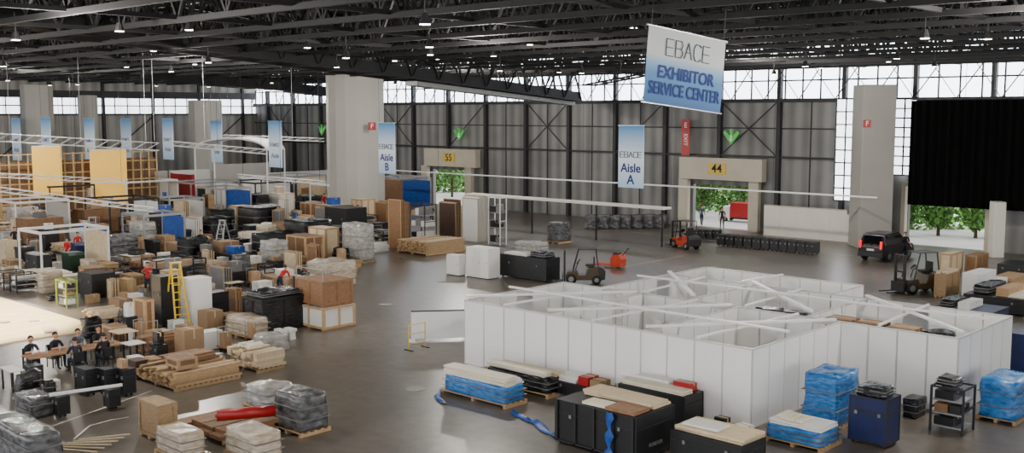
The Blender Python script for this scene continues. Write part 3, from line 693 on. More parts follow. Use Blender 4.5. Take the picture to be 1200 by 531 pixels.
I('wrap',937,980,1009,444,507,pal=True,mat=m_blwrap,label='tall load tightly wrapped in blue film')
a=I('case',993,1038,1054,470,528,mat=m_navy,label='navy blue wheeled case'); ON(a,'wrap',.1,.1,.8,.8,.25,mat=m_bwrap,label='black bag on navy case')
I('wrap',1056,1074,1086,470,492,mat=m_bwrap,label='black bag lying by the booth')
a=I('rack',1088,1128,1142,458,512,label='black metal roll trolley with packed cases',fm=[m_black,m_black,m_dgrey,m_woodb]); ON(a,'wrap',.1,.1,.6,.8,.25,mat=m_bwrap,label='black bag on roll trolley')
I('wrap',1143,1190,1213,450,500,pal=True,mat=m_blwrap,label='goods wrapped in pale blue film')
I('cab',1178,1216,1226,395,447,mat=m_navy,label='navy blue exhibition counter')
a=I('case',1092,1160,1182,368,394,mat=m_navy,label='long low navy case with bags'); ON(a,'wrap',.05,.1,.25,.8,.3,mat=m_bwrap,label='black bag on navy case'); ON(a,'carton',.4,.1,.2,.7,.3,mat=m_white,label='white carton on navy case')
a=I('case',1128,1200,1225,352,372,label='long low black case with goods'); ON(a,'wrap',.1,.1,.3,.8,.4,mat=m_bwrap,label='black bag on low case'); ON(a,'carton',.5,.1,.2,.7,.4); ON(a,'slab',.72,.1,.25,.8,.12)
a=I('crate',1094,1108,1124,322,350,mat=m_wood); ON(a,'boards',.05,.05,.9,.9,.2,mat=m_woodl,pile=False)
I('cab',1126,1146,1166,322,354); I('carton',1140,1165,1180,330,344,mat=m_white,label='white box beside cabinet')
I('crate',1100,1114,1128,298,322,mat=m_woodl); I('crate',1130,1144,1158,300,320,mat=m_woodb); I('boards',1160,1186,1206,326,336,pal=True,mat=m_wood); I('case',1150,1190,1210,382,398,mat=m_navy,label='low navy blue crate') if False else None
I('crate',1184,1204,1224,340,352,mat=m_woodl)
I('case',1168,1200,1215,312,328)
for x,y,mt,kd in ((j1-.75,BY1+.75,m_bwrap,'wrap'),(j1-1.85,BY1+.75,m_bwrap,'wrap'),(BX1-.35,BY1+.85,m_woodb,'carton'),(BX1+.75,BY1+.85,m_woodb,'carton'),(BX1+1.9,BY1+.8,m_card,'carton'),(BX1+3.0,BY1+.8,m_bwrap,'wrap')):
    b_cab(1.0,.9,2.05,(x,y,0),0,label='white cabinet standing inside the booth')
    BU[kd](.95,.75,.4,(x,y,2.055),0,mat=mt,label='packed goods on a cabinet inside booth')
for i in range(11):
    px=848+i*10.4; py=288+i*1.0; c=W(px,py); b_case(.62,.9,.85,(c.x,c.y,0),0,label='small black wheeled case in a row')
for i in range(4):
    px=816+i*8; c=W(px,280); b_case(.5,.7,.7,(c.x,c.y,0),.2,label='small black wheeled case by the gate')
for i in range(7):
    c=W(694+i*13,268-i*.2); me=lump(1.1,1.1,1.1,i*3.1,.12); me.materials.append(m_gwrap)
    O('covered_machine',me,(c.x,c.y,0),.3,label='small machine under silver-grey film cover',cat='covered machine',group='covered machines in a row')
# ---------------------------------------------------------------- stand walls, then clutter
def frame(px,py,w_,d_,h_,mat=m_walu,back=True):
    C=W(px,py); g=G()
    for x in (-w_,0):
        for y in (0,d_): g.box(C.x+x-.05,C.y+y-.05,0,C.x+x+.05,C.y+y+.05,h_)
    for x in (-w_,0): g.box(C.x+x-.06,C.y,h_-.1,C.x+x+.06,C.y+d_,h_+.05)
    for y in (0,d_): g.box(C.x-w_,C.y+y-.06,h_-.1,C.x,C.y+y+.06,h_+.05)
    o=O('stand_frame',(g,[mat]),label='open exhibition stand frame of metal posts and beams',cat='stand frame',group='stand frames')
    if back:
        O('back_panel',(G().box(C.x-w_+.06,C.y+d_-.02,.05,C.x-.06,C.y+d_+.02,h_*.9),[R.choice([m_white,m_concl,m_woodl,m_blue,m_dgrey])]),parent=o)
        FOOT.append((C.x-w_,C.x,C.y+d_-.1,C.y+d_+.1))
for px,py,w_,d_,h_ in ((60,262,5,4,3.2),(150,258,5,5,3.4),(225,256,4,5,3.2),(20,285,4,4,3),(130,282,4,4,3),(300,252,5,4,3),(395,256,4,4,3.0),(50,330,3,4,2.8),(470,246,5,4,3),(100,248,5,4,3.5),(345,244,5,4,3.2),(200,276,3,3,2.8),(260,262,4,3,3),(170,300,3,3,2.7)):
    frame(px,py,w_,d_,h_,mat=R.choice([m_walu,m_alu,m_walu,m_dgrey]))
for px,py,w_,d_,h_,mt in ((215,245,4,3,3.5,m_red),(350,232,8,.4,3,m_white),(240,236,8,.4,3.5,m_white),(175,240,5,.4,3.5,m_concl),(70,246,8,.4,3,m_white),(455,246,4,.4,3,m_woodb),(125,240,6,.4,4,m_woodl),(285,234,7,.4,4,m_concl),(20,250,6,.4,3.5,m_blue),(310,240,5,.4,3,m_white),(480,238,6,.3,3,m_concl)):
    C=W(px,py); rt=R.random()<.5
    O('stand_wall',(G().box(-w_/2,-.1,0,w_/2,.1,h_).box(-w_/2-.05,-.15,0,-w_/2+.05,.15,h_+.05).box(w_/2-.05,-.15,0,w_/2+.05,.15,h_+.05),[mt]),(C.x,C.y,0),math.pi/2 if rt else 0,label='exhibition stand wall under construction',cat='stand wall',group='stand walls')
    FOOT.append((C.x-.2,C.x+.2,C.y-w_/2,C.y+w_/2) if rt else (C.x-w_/2,C.x+w_/2,C.y-.2,C.y+.2))
def free(x0,x1,y0,y1):
    return all(x1<a or x0>b or y1<c or y0>d for a,b,c,d in FOOT)
FOOT.append((-58,-44.8,12,21.8))
tc_=W(88,432); FOOT.append((tc_.x-1.7,tc_.x+1.9,tc_.y-2.8,tc_.y+2.3))
FOOT.append((-94,-92,40,60))
for px,py in ((80,311),(92,303),(174,346),(328,346),(96,284),(420,264),(506,264),(236,300),(206,272),(346,270),(40,268),(140,262),(380,248),(452,256),(18,296),(208,383),(262,300),(110,300)):
    q=W(px,py); FOOT.append((q.x-.5,q.x+.5,q.y-.5,q.y+.5))
tint=[m_card,m_white,m_grey,m_black,m_red,m_blue,m_woodl,m_bwrap]
def fill(n,pxr,pyr,hmul=1.0,kinds=None,smax=2.2,smin=.6):
    k=0;t=0
    while k<n and t<n*30:
        t+=1; px=R.uniform(*pxr); py=R.uniform(*pyr)
        if py>300 and px>430-(py-300)*1.0: continue
        C=W(px,py); w_=R.uniform(smin,smax); d_=R.uniform(smin,smax)
        if not free(C.x-w_-.1,C.x+.1,C.y-.1,C.y+d_+.1): continue
        if C.x-w_<XL+1 or C.y+d_>YW-1.5: continue
        FOOT.append((C.x-w_,C.x,C.y,C.y+d_)); k+=1
        c=(C.x-w_/2,C.y+d_/2,0); kd=R.choice(kinds or ['crate','case','case','wrap','wrap','wrap','cab','rack','boards','boards','panels','carton','carton','trolley','table','pstack','bin'])
        h_=R.uniform(.6,1.9)*hmul; kw={}; rt=R.choice([0,0,R.uniform(-.3,.3)])
        if kd=='crate': kw=dict(mat=R.choice([m_wood,m_woodl,m_woodb,m_white,m_woodd]),trim=R.choice([m_wood,m_woodb,m_woodl]))
        if kd=='wrap': kw=dict(mat=R.choice([m_cwrap,m_gwrap,m_bwrap,m_bwrap,m_twrap]),amp=R.uniform(.05,.16))
        if kd=='boards': h_=R.uniform(.2,.7); kw=dict(mat=R.choice([m_wood,m_woodl,m_woodb,m_white]),bw=.3,bt=.12,along=R.choice('xy')); rt=0
        if kd=='panels': w_=min(w_,1.5); d_=min(d_,.6); kw=dict(mat=R.choice([m_white,m_woodl,m_woodb,m_grey])); h_=R.uniform(1.5,2.5)*max(.7,hmul)
        if rt: w_*=.8; d_*=.8
        if kd=='carton':
            nn=max(1,int(h_/.5)); z=0
            for q in range(nn):
                hh=R.uniform(.35,.5); f=R.uniform(.75,.95); b_carton(min(w_,1.2)*f,min(d_,1.0)*f,hh,(c[0],c[1],z),R.uniform(-.12,.12),mat=R.choice([m_card,m_card,m_white])); z+=hh+.002
            continue
        if kd=='cab': h_=min(h_,1.3); w_=min(w_,1.6); d_=min(d_,.9)
        BU[kd](w_,d_,h_,c,rt,**kw)
        if kd in('crate','case') and R.random()<.7:
            R.choice([b_carton,b_wrap])(min(.9,w_*.6),min(.8,d_*.6),R.uniform(.2,.6),(c[0],c[1],h_+.003),R.uniform(-.4,.4),mat=R.choice(tint),label='goods resting on top of a crate')
big=['crate','crate','wrap','wrap','panels','rack','boards','case','panels']
fill(24,(290,455),(246,306),1.25,kinds=big,smax=2.8,smin=1.6)
fill(26,(-5,290),(240,290),1.25,kinds=big,smax=3.0,smin=1.6)
fill(70,(-5,455),(234,262),1.05)
fill(80,(-5,440),(262,300),.9,smax=2.2)
fill(14,(60,400),(300,345),.9,kinds=big,smax=2.4,smin=1.4)
fill(55,(0,420),(300,345),.7,smax=1.6)
fill(26,(100,345),(345,400),.5,smax=1.3,smin=.4)
fill(14,(150,345),(400,440),.35,kinds=['carton','boards','wrap','trolley'],smax=.9,smin=.3)
fill(12,(120,190),(395,440),.6,kinds=['case','cab','carton','table'],smax=.9,smin=.4)
fill(6,(0,60),(440,470),.5,kinds=['case','wrap','carton'],smax=.9,smin=.4)
for i in range(60):
    px=R.uniform(0,440); py=R.uniform(262,395); C=W(px,py); s_=R.uniform(.25,.5)
    if py>300 and px>430-(py-300)*1.0: continue
    if not free(C.x-s_,C.x,C.y,C.y+s_): continue
    FOOT.append((C.x-s_,C.x,C.y,C.y+s_))
    if R.random()<.6: b_carton(s_*.8,s_*.7,s_*R.uniform(.5,1.3),(C.x-s_/2,C.y+s_/2,0),R.uniform(-.4,.4),mat=R.choice(tint[:7]),label='small loose box on the floor')
    else: b_wrap(s_,s_,s_*.8,(C.x-s_/2,C.y+s_/2,0),0,mat=R.choice([m_bwrap,m_cwrap]),label='small bag lying on the floor',amp=.12)
# ---------------------------------------------------------------- stage
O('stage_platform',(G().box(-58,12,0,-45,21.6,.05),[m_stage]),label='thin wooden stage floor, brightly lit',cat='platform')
l=bpy.data.lights.new('stage_spot','SPOT'); l.energy=34000; l.spot_size=math.radians(62); l.spot_blend=.4; l.color=(1,.88,.66); l.shadow_soft_size=.3
lo=bpy.data.objects.new('stage_spot',l); COL.objects.link(lo); lo.location=(-51.5,17,12.0)
for i in range(16):
    x=R.uniform(-52,-46); y=R.uniform(14,20.8)
    b_slab(R.uniform(.8,2.4),R.uniform(.15,.6),.05,(x,y,.053+i*.0505),R.uniform(-.6,.6) if i<0 else R.uniform(-.4,.4),mat=R.choice([m_woodl,m_wood,m_cream]),label='loose pale board on the stage') if i<2 else b_slab(R.uniform(.8,2.0),R.uniform(.15,.5),.05,(-57+ (i-2)%5*2.4,13+((i-2)//5)*2.9,.053),R.uniform(-.5,.5),mat=R.choice([m_woodl,m_wood,m_cream]),label='loose pale board on the stage')
# ---------------------------------------------------------------- yellow lattice stand
Xs=-93.0
ya=WX(-10,240,Xs).y; yb_=WX(186,240,Xs).y
g=G(); y=ya
while y<=yb_: g.box(Xs-.05,y-.06,0,Xs+.05,y+.06,6.1); y+=.8
for z in [i*.85 for i in range(8)]: g.box(Xs-.04,ya,z,Xs+.04,yb_,z+.1)
O('lattice_wall',(g,[m_gold]),label='tall light timber lattice wall of an exhibition stand',cat='stand wall')
O('lattice_backing',(G().box(Xs-.6,ya,0,Xs-.5,yb_,5.4),[m_woodb]),label='brown backing wall behind the lattice',cat='stand wall')
for a,b,t,bt in ((37,74,172,228),(105,150,176,238)):
    A=WX(a,t,Xs+.8); B=WX(b,bt,Xs+.8)
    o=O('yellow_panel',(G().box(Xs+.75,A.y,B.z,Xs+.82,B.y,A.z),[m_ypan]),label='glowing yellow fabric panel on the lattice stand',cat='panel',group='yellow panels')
    O('top_rail',(G().tube((Xs+.78,A.y,A.z),(Xs+.78,B.y,A.z),.07,n=6),[m_walu]),parent=o)
def hang_truss(p,q,mat=m_walu,s=.45,lab='white aluminium lighting truss hanging from cables'):
    v=q-p; L=v.length; d=v.normalized(); sd=d.cross(Vector((0,0,1))).normalized(); u=Vector((0,0,1)); g=G(); n=max(2,int(L/.9))
    def P(t,a,b): return v*t+sd*a+u*b
    for a in (-s/2,s/2):
        for b in (-s/2,s/2): g.tube(P(0,a,b),P(1,a,b),.035,n=5)
    for i in range(n):
        t0=i/n;t1=(i+1)/n
        for a in (-s/2,s/2):
            g.tube(P(t0,a,-s/2),P(t1,a,s/2),.02,n=4,cap=False); g.tube(P(t0,-s/2,a),P(t1,s/2,a),.02,n=4,cap=False)
    o=O('lighting_truss',(g,[mat]),p,label=lab,cat='lighting truss',group='lighting trusses')
    for f in (.05,.5,.95): O('rigging_cable',(G().tube(v*f,(v*f).xy.to_3d()+Vector((0,0,ZC-.02-p.z)),.014,n=4),[m_dgrey]),parent=o)
hang_truss(D(-20,160,84),D(186,172,86),s=.6); hang_truss(D(-10,205,80),D(150,213,84),s=.3); hang_truss(D(200,168,98),D(312,178,94),s=.4); hang_truss(D(262,160,104),D(380,164,104),s=.3)
hang_truss(D(280,206,90),D(380,214,86),s=.25); hang_truss(D(0,222,72),D(180,246,74),s=.3)
g=G()
for i in range(10):
    a0=math.pi*i/10; a1=math.pi*(i+1)/10
    for yy in (0,3): g.tube((4*math.cos(a0),yy,1.1*math.sin(a0)),(4*math.cos(a1),yy,1.1*math.sin(a1)),.09,n=5)
    g.v+=[(4*math.cos(a0),0,1.1*math.sin(a0)),(4*math.cos(a1),0,1.1*math.sin(a1)),(4*math.cos(a1),3,1.1*math.sin(a1)),(4*math.cos(a0),3,1.1*math.sin(a0))]; k=len(g.v); g.f.append([k-4,k-3,k-2,k-1]); g.m.append(0)
for x in (-4,4):
    for yy in (0,3): g.tube((x,yy,0),(x,yy,-6.1),.08,n=6)
c=D(270,182,100); O('arched_canopy',(g,[m_walu]),(c.x,c.y,6.1),.4,label='white arched canopy of an exhibition stand',cat='canopy')
C=W(548,398); C2=W(482,400)
rz=math.atan2(C2.y-C.y,C2.x-C.x); L=(C2-C).length
o=O('low_white_panel',(G().box(0,-.03,.1,L,.03,1.25),[m_panel]),C,rz,label='low white panel on legs beside the booth',cat='panel')
O('leg',(G().box(0,-.03,0,.06,.03,.1).box(-.1,-.3,0,.16,.3,.03),[m_walu]),parent=o); O('leg',(G().box(L-.06,-.03,0,L,.03,.1).box(L-.16,-.3,0,L+.1,.3,.03),[m_walu]),parent=o)
O('panel_edge',(G().box(0,-.035,1.25,L,.035,1.3),[m_dgrey]),parent=o)
C=W(479,411); g=G()
for y in (0,.9): g.tube((0,y,0),(0,y,1.05),.02,n=6)
for z in (.25,.65,1.03): g.tube((0,0,z),(0,.9,z),.018,n=6)
o=O('barrier',(g,[m_yel]),C,label='small yellow tubular barrier',cat='barrier'); O('foot',(G().box(-.25,-.03,0,.25,.03,.03),[m_dgrey]),parent=o); O('foot',(G().box(-.25,.87,0,.25,.93,.03),[m_dgrey]),parent=o)
def ladder(px,py,h_,rz,mat=m_yel,lab='tall yellow A-frame step ladder'):
    c=W(px,py); o=E('step_ladder',(c.x,c.y,0),rz,lab,'ladder')
    for s,nm in ((-1,'front_frame'),(1,'rear_frame')):
        g=G()
        for sx in (-1,1): g.tube((sx*.32,s*.75,0),(sx*.2,0,h_),.045,n=4)
        n=int(h_/.3)
        for i in range(1,n):
            f=i/n; xx=.32-.12*f
            if s<0: g.cb(0,s*.75*(1-f),h_*f,xx*2,.1,.03)
            elif i%3==0: g.cb(0,s*.75*(1-f),h_*f,xx*2,.03,.04)
        O(nm,(g,[mat]),parent=o)
    O('top_cap',(G().cb(0,0,h_-.02,.5,.2,.06),[mat]),parent=o)
ladder(208,383,2.9,math.radians(80)); ladder(262,300,2.4,.4,m_alu,'aluminium A-frame step ladder'); ladder(110,300,2.6,1.0,m_alu,'aluminium A-frame step ladder')
# ---------------------------------------------------------------- vehicles
def wheel(parent,x,y,r,wd,z=None):
    o=O('wheel',(G().tube((x-wd/2,y,r),(x+wd/2,y,r),r,n=18),[m_rub],True),parent=parent)
    O('hub_cap',(G().tube((x-wd/2-.01,y,r),(x+wd/2+.01,y,r),r*.5,n=12),[m_grey]),parent=o)
def forklift(c,rz,mat,s=1.0,lab='yellow and black forklift truck'):
    o=E('forklift',(c.x,c.y,0),rz,lab,'forklift'); o.scale=(s,s,s)
    O('chassis',(G().prism([(-1.1,.25),(.9,.25),(.9,.75),(.3,.8),(.2,.55),(-.2,.55),(-.35,1.0),(-1.0,1.05),(-1.15,.8)],'x',-.5,.5),[mat]),parent=o,bev=.03)
    O('counterweight',(G().prism([(-1.35,.3),(-1.0,.22),(-.9,1.08),(-1.2,1.0),(-1.38,.8)],'x',-.52,.52),[m_dgrey]),parent=o,bev=.03)
    O('seat',(G().cb(0,-.45,1.05,.5,.5,.12).box(-.25,-.75,1.1,.25,-.66,1.6),[m_black]),parent=o)
    g=G()
    for sx in (-1,1):
        g.tube((sx*.48,.55,.75),(sx*.45,.2,2.1),.035,n=6); g.tube((sx*.48,-.95,1.0),(sx*.45,-.8,2.1),.035,n=6)
    g.box(-.5,-.85,2.08,.5,.25,2.12)
    O('overhead_guard',(g,[m_dgrey]),parent=o)
    g=G()
    for sx in (-.35,.35): g.box(sx-.05,.98,.1,sx+.05,1.1,2.0)
    for z in (.3,1.1,1.92): g.box(-.35,1.0,z,.35,1.08,z+.08)
    O('mast',(g,[m_dgrey]),parent=o)
    z=.12; g=G().box(-.5,1.13,z,.5,1.18,z+.5)
    for sx in (-.3,.3): g.box(sx-.06,1.18,z,sx+.06,2.0,z+.05)
    O('fork',(g,[m_black]),parent=o)
    O('steering_wheel',(G().tube((0,.2,1.3),(0,.24,1.33),.18,n=12).tube((0,.4,.8),(0,.22,1.3),.03,n=6),[m_black]),parent=o)
    for sx in (-.45,.45): wheel(o,sx,.65,.32,.2); wheel(o,sx,-.85,.27,.18)
    return o
m_fy=M('forklift_dark_paint',(66,54,36),.4)
forklift(W(682,332),math.radians(130),m_fy,s=.95,lab='compact dark forklift beside long crate')
forklift(W(802,291),math.radians(70),m_org,s=.95,lab='orange-red forklift near the gate')
forklift(W(1074,343),math.radians(150),m_fy,s=1.05,lab='dark forklift beside wooden crates')
c=W(715,313); o=E('pallet_truck',(c.x,c.y,0),math.radians(100),'orange low electric pallet truck','pallet truck')
O('body',(G().prism([(-.9,.1),(-.2,.1),(-.2,.6),(-.35,.85),(-.8,.85),(-.95,.55)],'x',-.4,.4),[m_org]),parent=o,bev=.03)
O('seat',(G().cb(0,-.5,.85,.4,.4,.1),[m_black]),parent=o)
O('fork',(G().box(-.3,-.2,.12,-.12,1.1,.2),[m_org]),parent=o); O('fork',(G().box(.12,-.2,.12,.3,1.1,.2),[m_org]),parent=o)
O('tiller',(G().tube((0,-.85,.8),(0,-1.25,1.25),.03,n=6).tube((-.18,-1.25,1.25),(.18,-1.25,1.25),.03,n=6),[m_black]),parent=o)
wheel(o,0,-.6,.14,.12); wheel(o,-.21,.95,.08,.1); wheel(o,.21,.95,.08,.1)
def car(c,rz,mat,lab):
    o=E('car',(c.x,c.y,0),rz,lab,'car')
    prof=[(-2.1,.35),(-2.12,.95),(-1.95,1.15),(-1.75,1.72),(-1.5,1.8),(.3,1.8),(1.05,1.15),(1.95,.95),(2.12,.7),(2.12,.35)]
    bm=bmesh.new(); secs=[]
    for xx,ins in ((-.88,.10),(-.8,0),(.8,0),(.88,.10)):
        secs.append([bm.verts.new((xx if z<1.2 else xx*.86,y*(1-.02*(ins>0)),z-(.03 if ins>0 and z>1.5 else 0))) for y,z in prof])
    n=len(prof)
    for a,b in zip(secs,secs[1:]):
        for i in range(n): bm.faces.new((a[i],a[(i+1)%n],b[(i+1)%n],b[i]))
    bm.faces.new(secs[0]); bm.faces.new(secs[-1][::-1]); bmesh.ops.recalc_face_normals(bm,faces=bm.faces[:])
    me=bpy.data.meshes.new('car_body'); bm.to_mesh(me); bm.free(); me.materials.append(mat)
    O('body',me,parent=o,bev=.04)
    for s in (-1,1):
        O('side_window',(G().prism([(-1.6,1.2),(-1.5,1.66),(.25,1.66),(.85,1.2)],'x',s*.84-.02,s*.80+.02),[m_glass]),parent=o)
        O('tail_light',(G().cb(s*.72,-2.1,.85,.14,.1,.5),[m_tail]),parent=o)
        O('wing_mirror',(G().cb(s*.98,.75,1.1,.18,.1,.16),[m_black]),parent=o)
    O('rear_window',(G().prism([(-2.02,1.18),(-1.83,1.66),(-1.79,1.66),(-1.98,1.18)],'x',-.6,.6),[m_glass]),parent=o)
    O('windscreen',(G().prism([(.36,1.76),(1.02,1.2),(1.08,1.2),(.42,1.76)],'x',-.62,.62),[m_glass]),parent=o)
    O('number_plate',(G().cb(0,-2.13,.72,.5,.03,.12),[m_white]),parent=o)
    for s in (-1,1): O('bumper',(G().cb(0,s*2.1,.32,1.74,.14,.28),[m_black]),parent=o,bev=.03)
    for s in (-.8,.8): wheel(o,s,-1.3,.33,.2); wheel(o,s,1.35,.33,.2)
C=W(1026,306); car(Vector((C.x,C.y+1.6,0)),math.radians(-4),M('dark_car_paint',(40,36,42),.25,.3,var=.1),'dark compact van with lit red tail lights driving to gate')
C=W(1196,300); car(Vector((C.x+1,C.y+1.6,0)),math.radians(20),M('dark_blue_car_paint',(20,28,52),.25,.4,var=.1),'dark blue car parked by the gate')
# ---------------------------------------------------------------- people
def person(c,rz,pose,shirt,trous,lab,z=0,hair=m_hair,s=1.0):
    V=[];Ed=[];RR=[];T=[]
    def v(p,r,par,mt):
        V.append(Vector(p)); RR.append(r)
        if par is not None: Ed.append((par,len(V)-1)); T.append(mt)
        return len(V)-1
    sit=pose=='sit'; bend=pose=='bend'
    hz=.50 if sit else .92
    lean=.12 if sit else (.5 if bend else 0.02)
    def f(t): return -lean*t
    pel=v((0,0,hz),.145,None,0); wa=v((0,f(.35),hz+.18-(.06 if bend else 0)),.13,pel,1); ch=v((0,f(.75),hz+.38-(.14 if bend else 0)),.15,wa,1)
    nb=v((0,f(1),hz+.52-(.2 if bend else 0)),.075,ch,1); nk=v((0,f(1.05)-.01,hz+.6-(.22 if bend else 0)),.055,nb,0)
    h0=V[nk]; a=v(h0+Vector((0,-.02,.07)),.082,nk,0); hm=v(h0+Vector((0,-.015,.15)),.096,a,0); ht=v(h0+Vector((0,0,.215)),.07,hm,0)
    v(h0+Vector((0,-.125,.12)),.013,hm,0); v(h0+Vector((.1,0,.12)),.016,hm,0); v(h0+Vector((-.1,0,.12)),.016,hm,0)
    for sx in (-1,1):
        sh=v(V[nb]+Vector((sx*.18,.0,-.05)),.07,nb,1)
        if sit: el=(sx*.25,f(1)-.12,hz+.25); wr=(sx*.13,f(1)-.36,.82)
        elif pose=='walk': el=(sx*.25,-.08*sx,hz+.2); wr=(sx*.25,-.22-.1*sx,hz+.02)
        elif pose=='reach': el=(sx*.24,-.2,hz+.35); wr=(sx*.18,-.45,hz+.42)
        elif bend: el=(sx*.22,f(1)-.1,hz+.0); wr=(sx*.15,f(1)-.22,hz-.2)
        else: el=(sx*.25,.0,hz+.2); wr=(sx*.25,-.08,hz-.04)
        e=v(el,.048,sh,1); w_=v(wr,.032,e,0)
        dr=(Vector(wr)-Vector(el)).normalized(); side=Vector((sx,0,0)).cross(dr); side=side.cross(dr).normalized() if side.length>.1 else Vector((1,0,0))
        pm_=v(Vector(wr)+dr*.07,.034,w_,0)
        for i,(o_,l) in enumerate(((-.028,.06),(-.009,.07),(.01,.068),(.028,.052))):
            k=v(V[pm_]+dr*.03+side*o_,.011,pm_,0); k2=v(V[k]+dr*l*.55,.009,k,0); v(V[k2]+dr*l*.4+Vector((0,-.008,-.01)),.008,k2,0)
        tt=v(Vector(wr)+dr*.04+side*-.04,.012,pm_,0); v(V[tt]+dr*.035+side*-.012,.009,tt,0)
        hp=v((sx*.1,0,hz-.06),.1,pel,2)
        if sit: kn=(sx*.14,-.44,.52); an=(sx*.14,-.46,.1)
        elif pose=='walk': kn=(sx*.1,-.06-.12*sx,.5); an=(sx*.1,.02-.26*sx,.1)
        else: kn=(sx*.12,-.03,.5); an=(sx*.13,0,.1)
        k=v(kn,.068,hp,2); k2=v(an,.045,k,2); t=v((an[0],an[1]-.03,.05),.045,k2,3); v((an[0],an[1]-.17,.04),.036,t,3)
    me=bpy.data.meshes.new('skel'); me.from_pydata([tuple(q) for q in V],Ed,[])
    ob=bpy.data.objects.new('skel',me); COL.objects.link(ob); sk=ob.modifiers.new('s','SKIN'); sk.branch_smoothing=.6
    sd=me.skin_vertices[0].data
    for i,r in enumerate(RR): sd[i].radius=(r,r)
    sd[0].use_root=True
    ss=ob.modifiers.new('u','SUBSURF'); ss.levels=1; ss.render_levels=1
    bpy.context.view_layer.update(); m2=bpy.data.meshes.new_from_object(ob.evaluated_get(bpy.context.evaluated_depsgraph_get())); bpy.data.objects.remove(ob)
    m2.materials.clear()
    for x_ in (m_skin,shirt,trous,m_black): m2.materials.append(x_)
    segs=[(V[a_],V[b_],T[i]) for i,(a_,b_) in enumerate(Ed)]
    for p in m2.polygons:
        cc=p.center; best=9;bt=0
        for A,B,tm in segs:
            ab=B-A; t=max(0,min(1,(cc-A).dot(ab)/ab.length_squared)); dd=(cc-(A+ab*t)).length
            if dd<best: best=dd;bt=tm
        p.material_index=bt; p.use_smooth=True
    o=O('person',m2,(c.x,c.y,z),rz,label=lab,cat='person'); o.scale=(s,s,s)
    bm=bmesh.new(); bmesh.ops.create_uvsphere(bm,u_segments=14,v_segments=9,radius=.108)
    hc=h0+Vector((0,.012,.155))
    bmesh.ops.delete(bm,geom=[q for q in bm.verts if q.co.z<-.045 or (q.co.y<-.05 and q.co.z<.045)],context='VERTS')
    for q in bm.verts: q.co=Vector((q.co.x*.96,q.co.y*1.05,q.co.z*1.1))+hc
    mh=bpy.data.meshes.new('hair'); bm.to_mesh(mh); bm.free(); mh.materials.append(hair); O('hair',mh,parent=o)
    for sx in (-1,1): O('eye',(G().tube(h0+Vector((sx*.035,-.108,.145)),h0+Vector((sx*.035,-.100,.145)),.012,n=8),[m_ktext]),parent=o)
    O('mouth',(G().cb(h0.x,h0.y-.104,h0.z+.075,.045,.012,.01),[m_sred]),parent=o)
    return o
m_sred=M('red_tshirt',(190,28,30),.8,ns=6,var=.1); m_sblk=M('black_tshirt',(22,22,26),.85,ns=6); m_sblu=M('blue_shirt',(44,96,170),.85,ns=6)
m_jean=M('dark_jeans',(30,36,52),.85,ns=6); m_tgrey=M('grey_trousers',(70,68,66),.85,ns=6); m_sgry=M('grey_shirt',(80,90,104),.85); m_swht=M('white_tshirt',(210,210,208),.85)
person(W(80,311),math.radians(30),'walk',m_sred,m_jean,'person in red t-shirt walking among crates')
person(W(92,303),math.radians(80),'stand',m_sred,m_tgrey,'person in red t-shirt standing among crates')
person(W(174,346),math.radians(50),'reach',m_sred,m_jean,'person in red t-shirt reaching to a crate')
person(W(328,346),math.radians(200),'bend',m_sred,m_jean,'person in red shirt bending over load')
person(W(96,284),math.radians(10),'stand',m_sblu,m_jean,'person in blue shirt standing at stand')
person(W(1060,303),math.radians(43),'walk',m_sblk,m_jean,'person in dark clothes walking near the gate')
person(W(420,264),math.radians(100),'stand',m_sblk,m_tgrey,'person in dark clothes standing by crates')
person(W(506,264),math.radians(20),'stand',m_sblk,m_jean,'person in dark clothes by shelving')
for px,py,a_,ps,sh in ((236,300,20,'stand',m_sblk),(206,272,120,'walk',m_sgry),(346,270,60,'stand',m_sblu),(40,268,0,'reach',m_swht),(140,262,200,'stand',m_sblk),(380,248,90,'walk',m_sred),(452,256,10,'stand',m_swht),(18,296,60,'stand',m_sblk),(846,268,30,'stand',m_sblk),(822,264,200,'walk',m_sgry)):
    person(W(px,py),math.radians(a_),ps,sh,R.choice([m_jean,m_tgrey]),'worker in work clothes among the half-built stands')
def chair(c,rz):
    o=E('chair',(c.x,c.y,0),rz,'black folding chair at the work table','chair','black chairs')
    O('seat',(G().cb(0,0,.34,.42,.42,.04),[m_black]),parent=o,bev=.01); O('backrest',(G().cb(0,.2,.5,.4,.03,.35),[m_black]),parent=o,bev=.01)
    lg=G().cb(0,0,0,.03,.03,.35).mesh('leg',[m_dgrey])
    for x in (-.18,.18):
        for y in (-.18,.18): O('leg',lg,(x,y,0),parent=o)
    for x in (-.18,.18): O('back_post',(G().cb(x,.2,.36,.03,.03,.45),[m_dgrey]),parent=o)
def table(c,w_,d_,rz,mat=m_woodl):
    o=E('table',(c.x,c.y,0),rz,'plain work table covered with bottles and tools','table')
    O('tabletop',(G().cb(0,0,.71,w_,d_,.04),[mat]),parent=o)
    lg=G().cb(0,0,0,.05,.05,.71).mesh('leg',[m_dgrey])
    for x in (-w_/2+.06,w_/2-.06):
        for y in (-d_/2+.06,d_/2-.06): O('leg',lg,(x,y,0),parent=o)
table(tc_,3.6,.9,math.pi/2,m_woodb)
sp=[(-.95,-1.3,90),(-.95,-.4,100),(-.95,.5,85),(-.95,1.3,90),(.95,.8,-90),(.95,-.3,-95)]
labs=['seated person in black t-shirt at table','seated person in dark shirt leaning on table','seated person in grey shirt at table','seated person in dark shirt at table end','seated person in black with back turned','seated person in navy shirt with back turned']
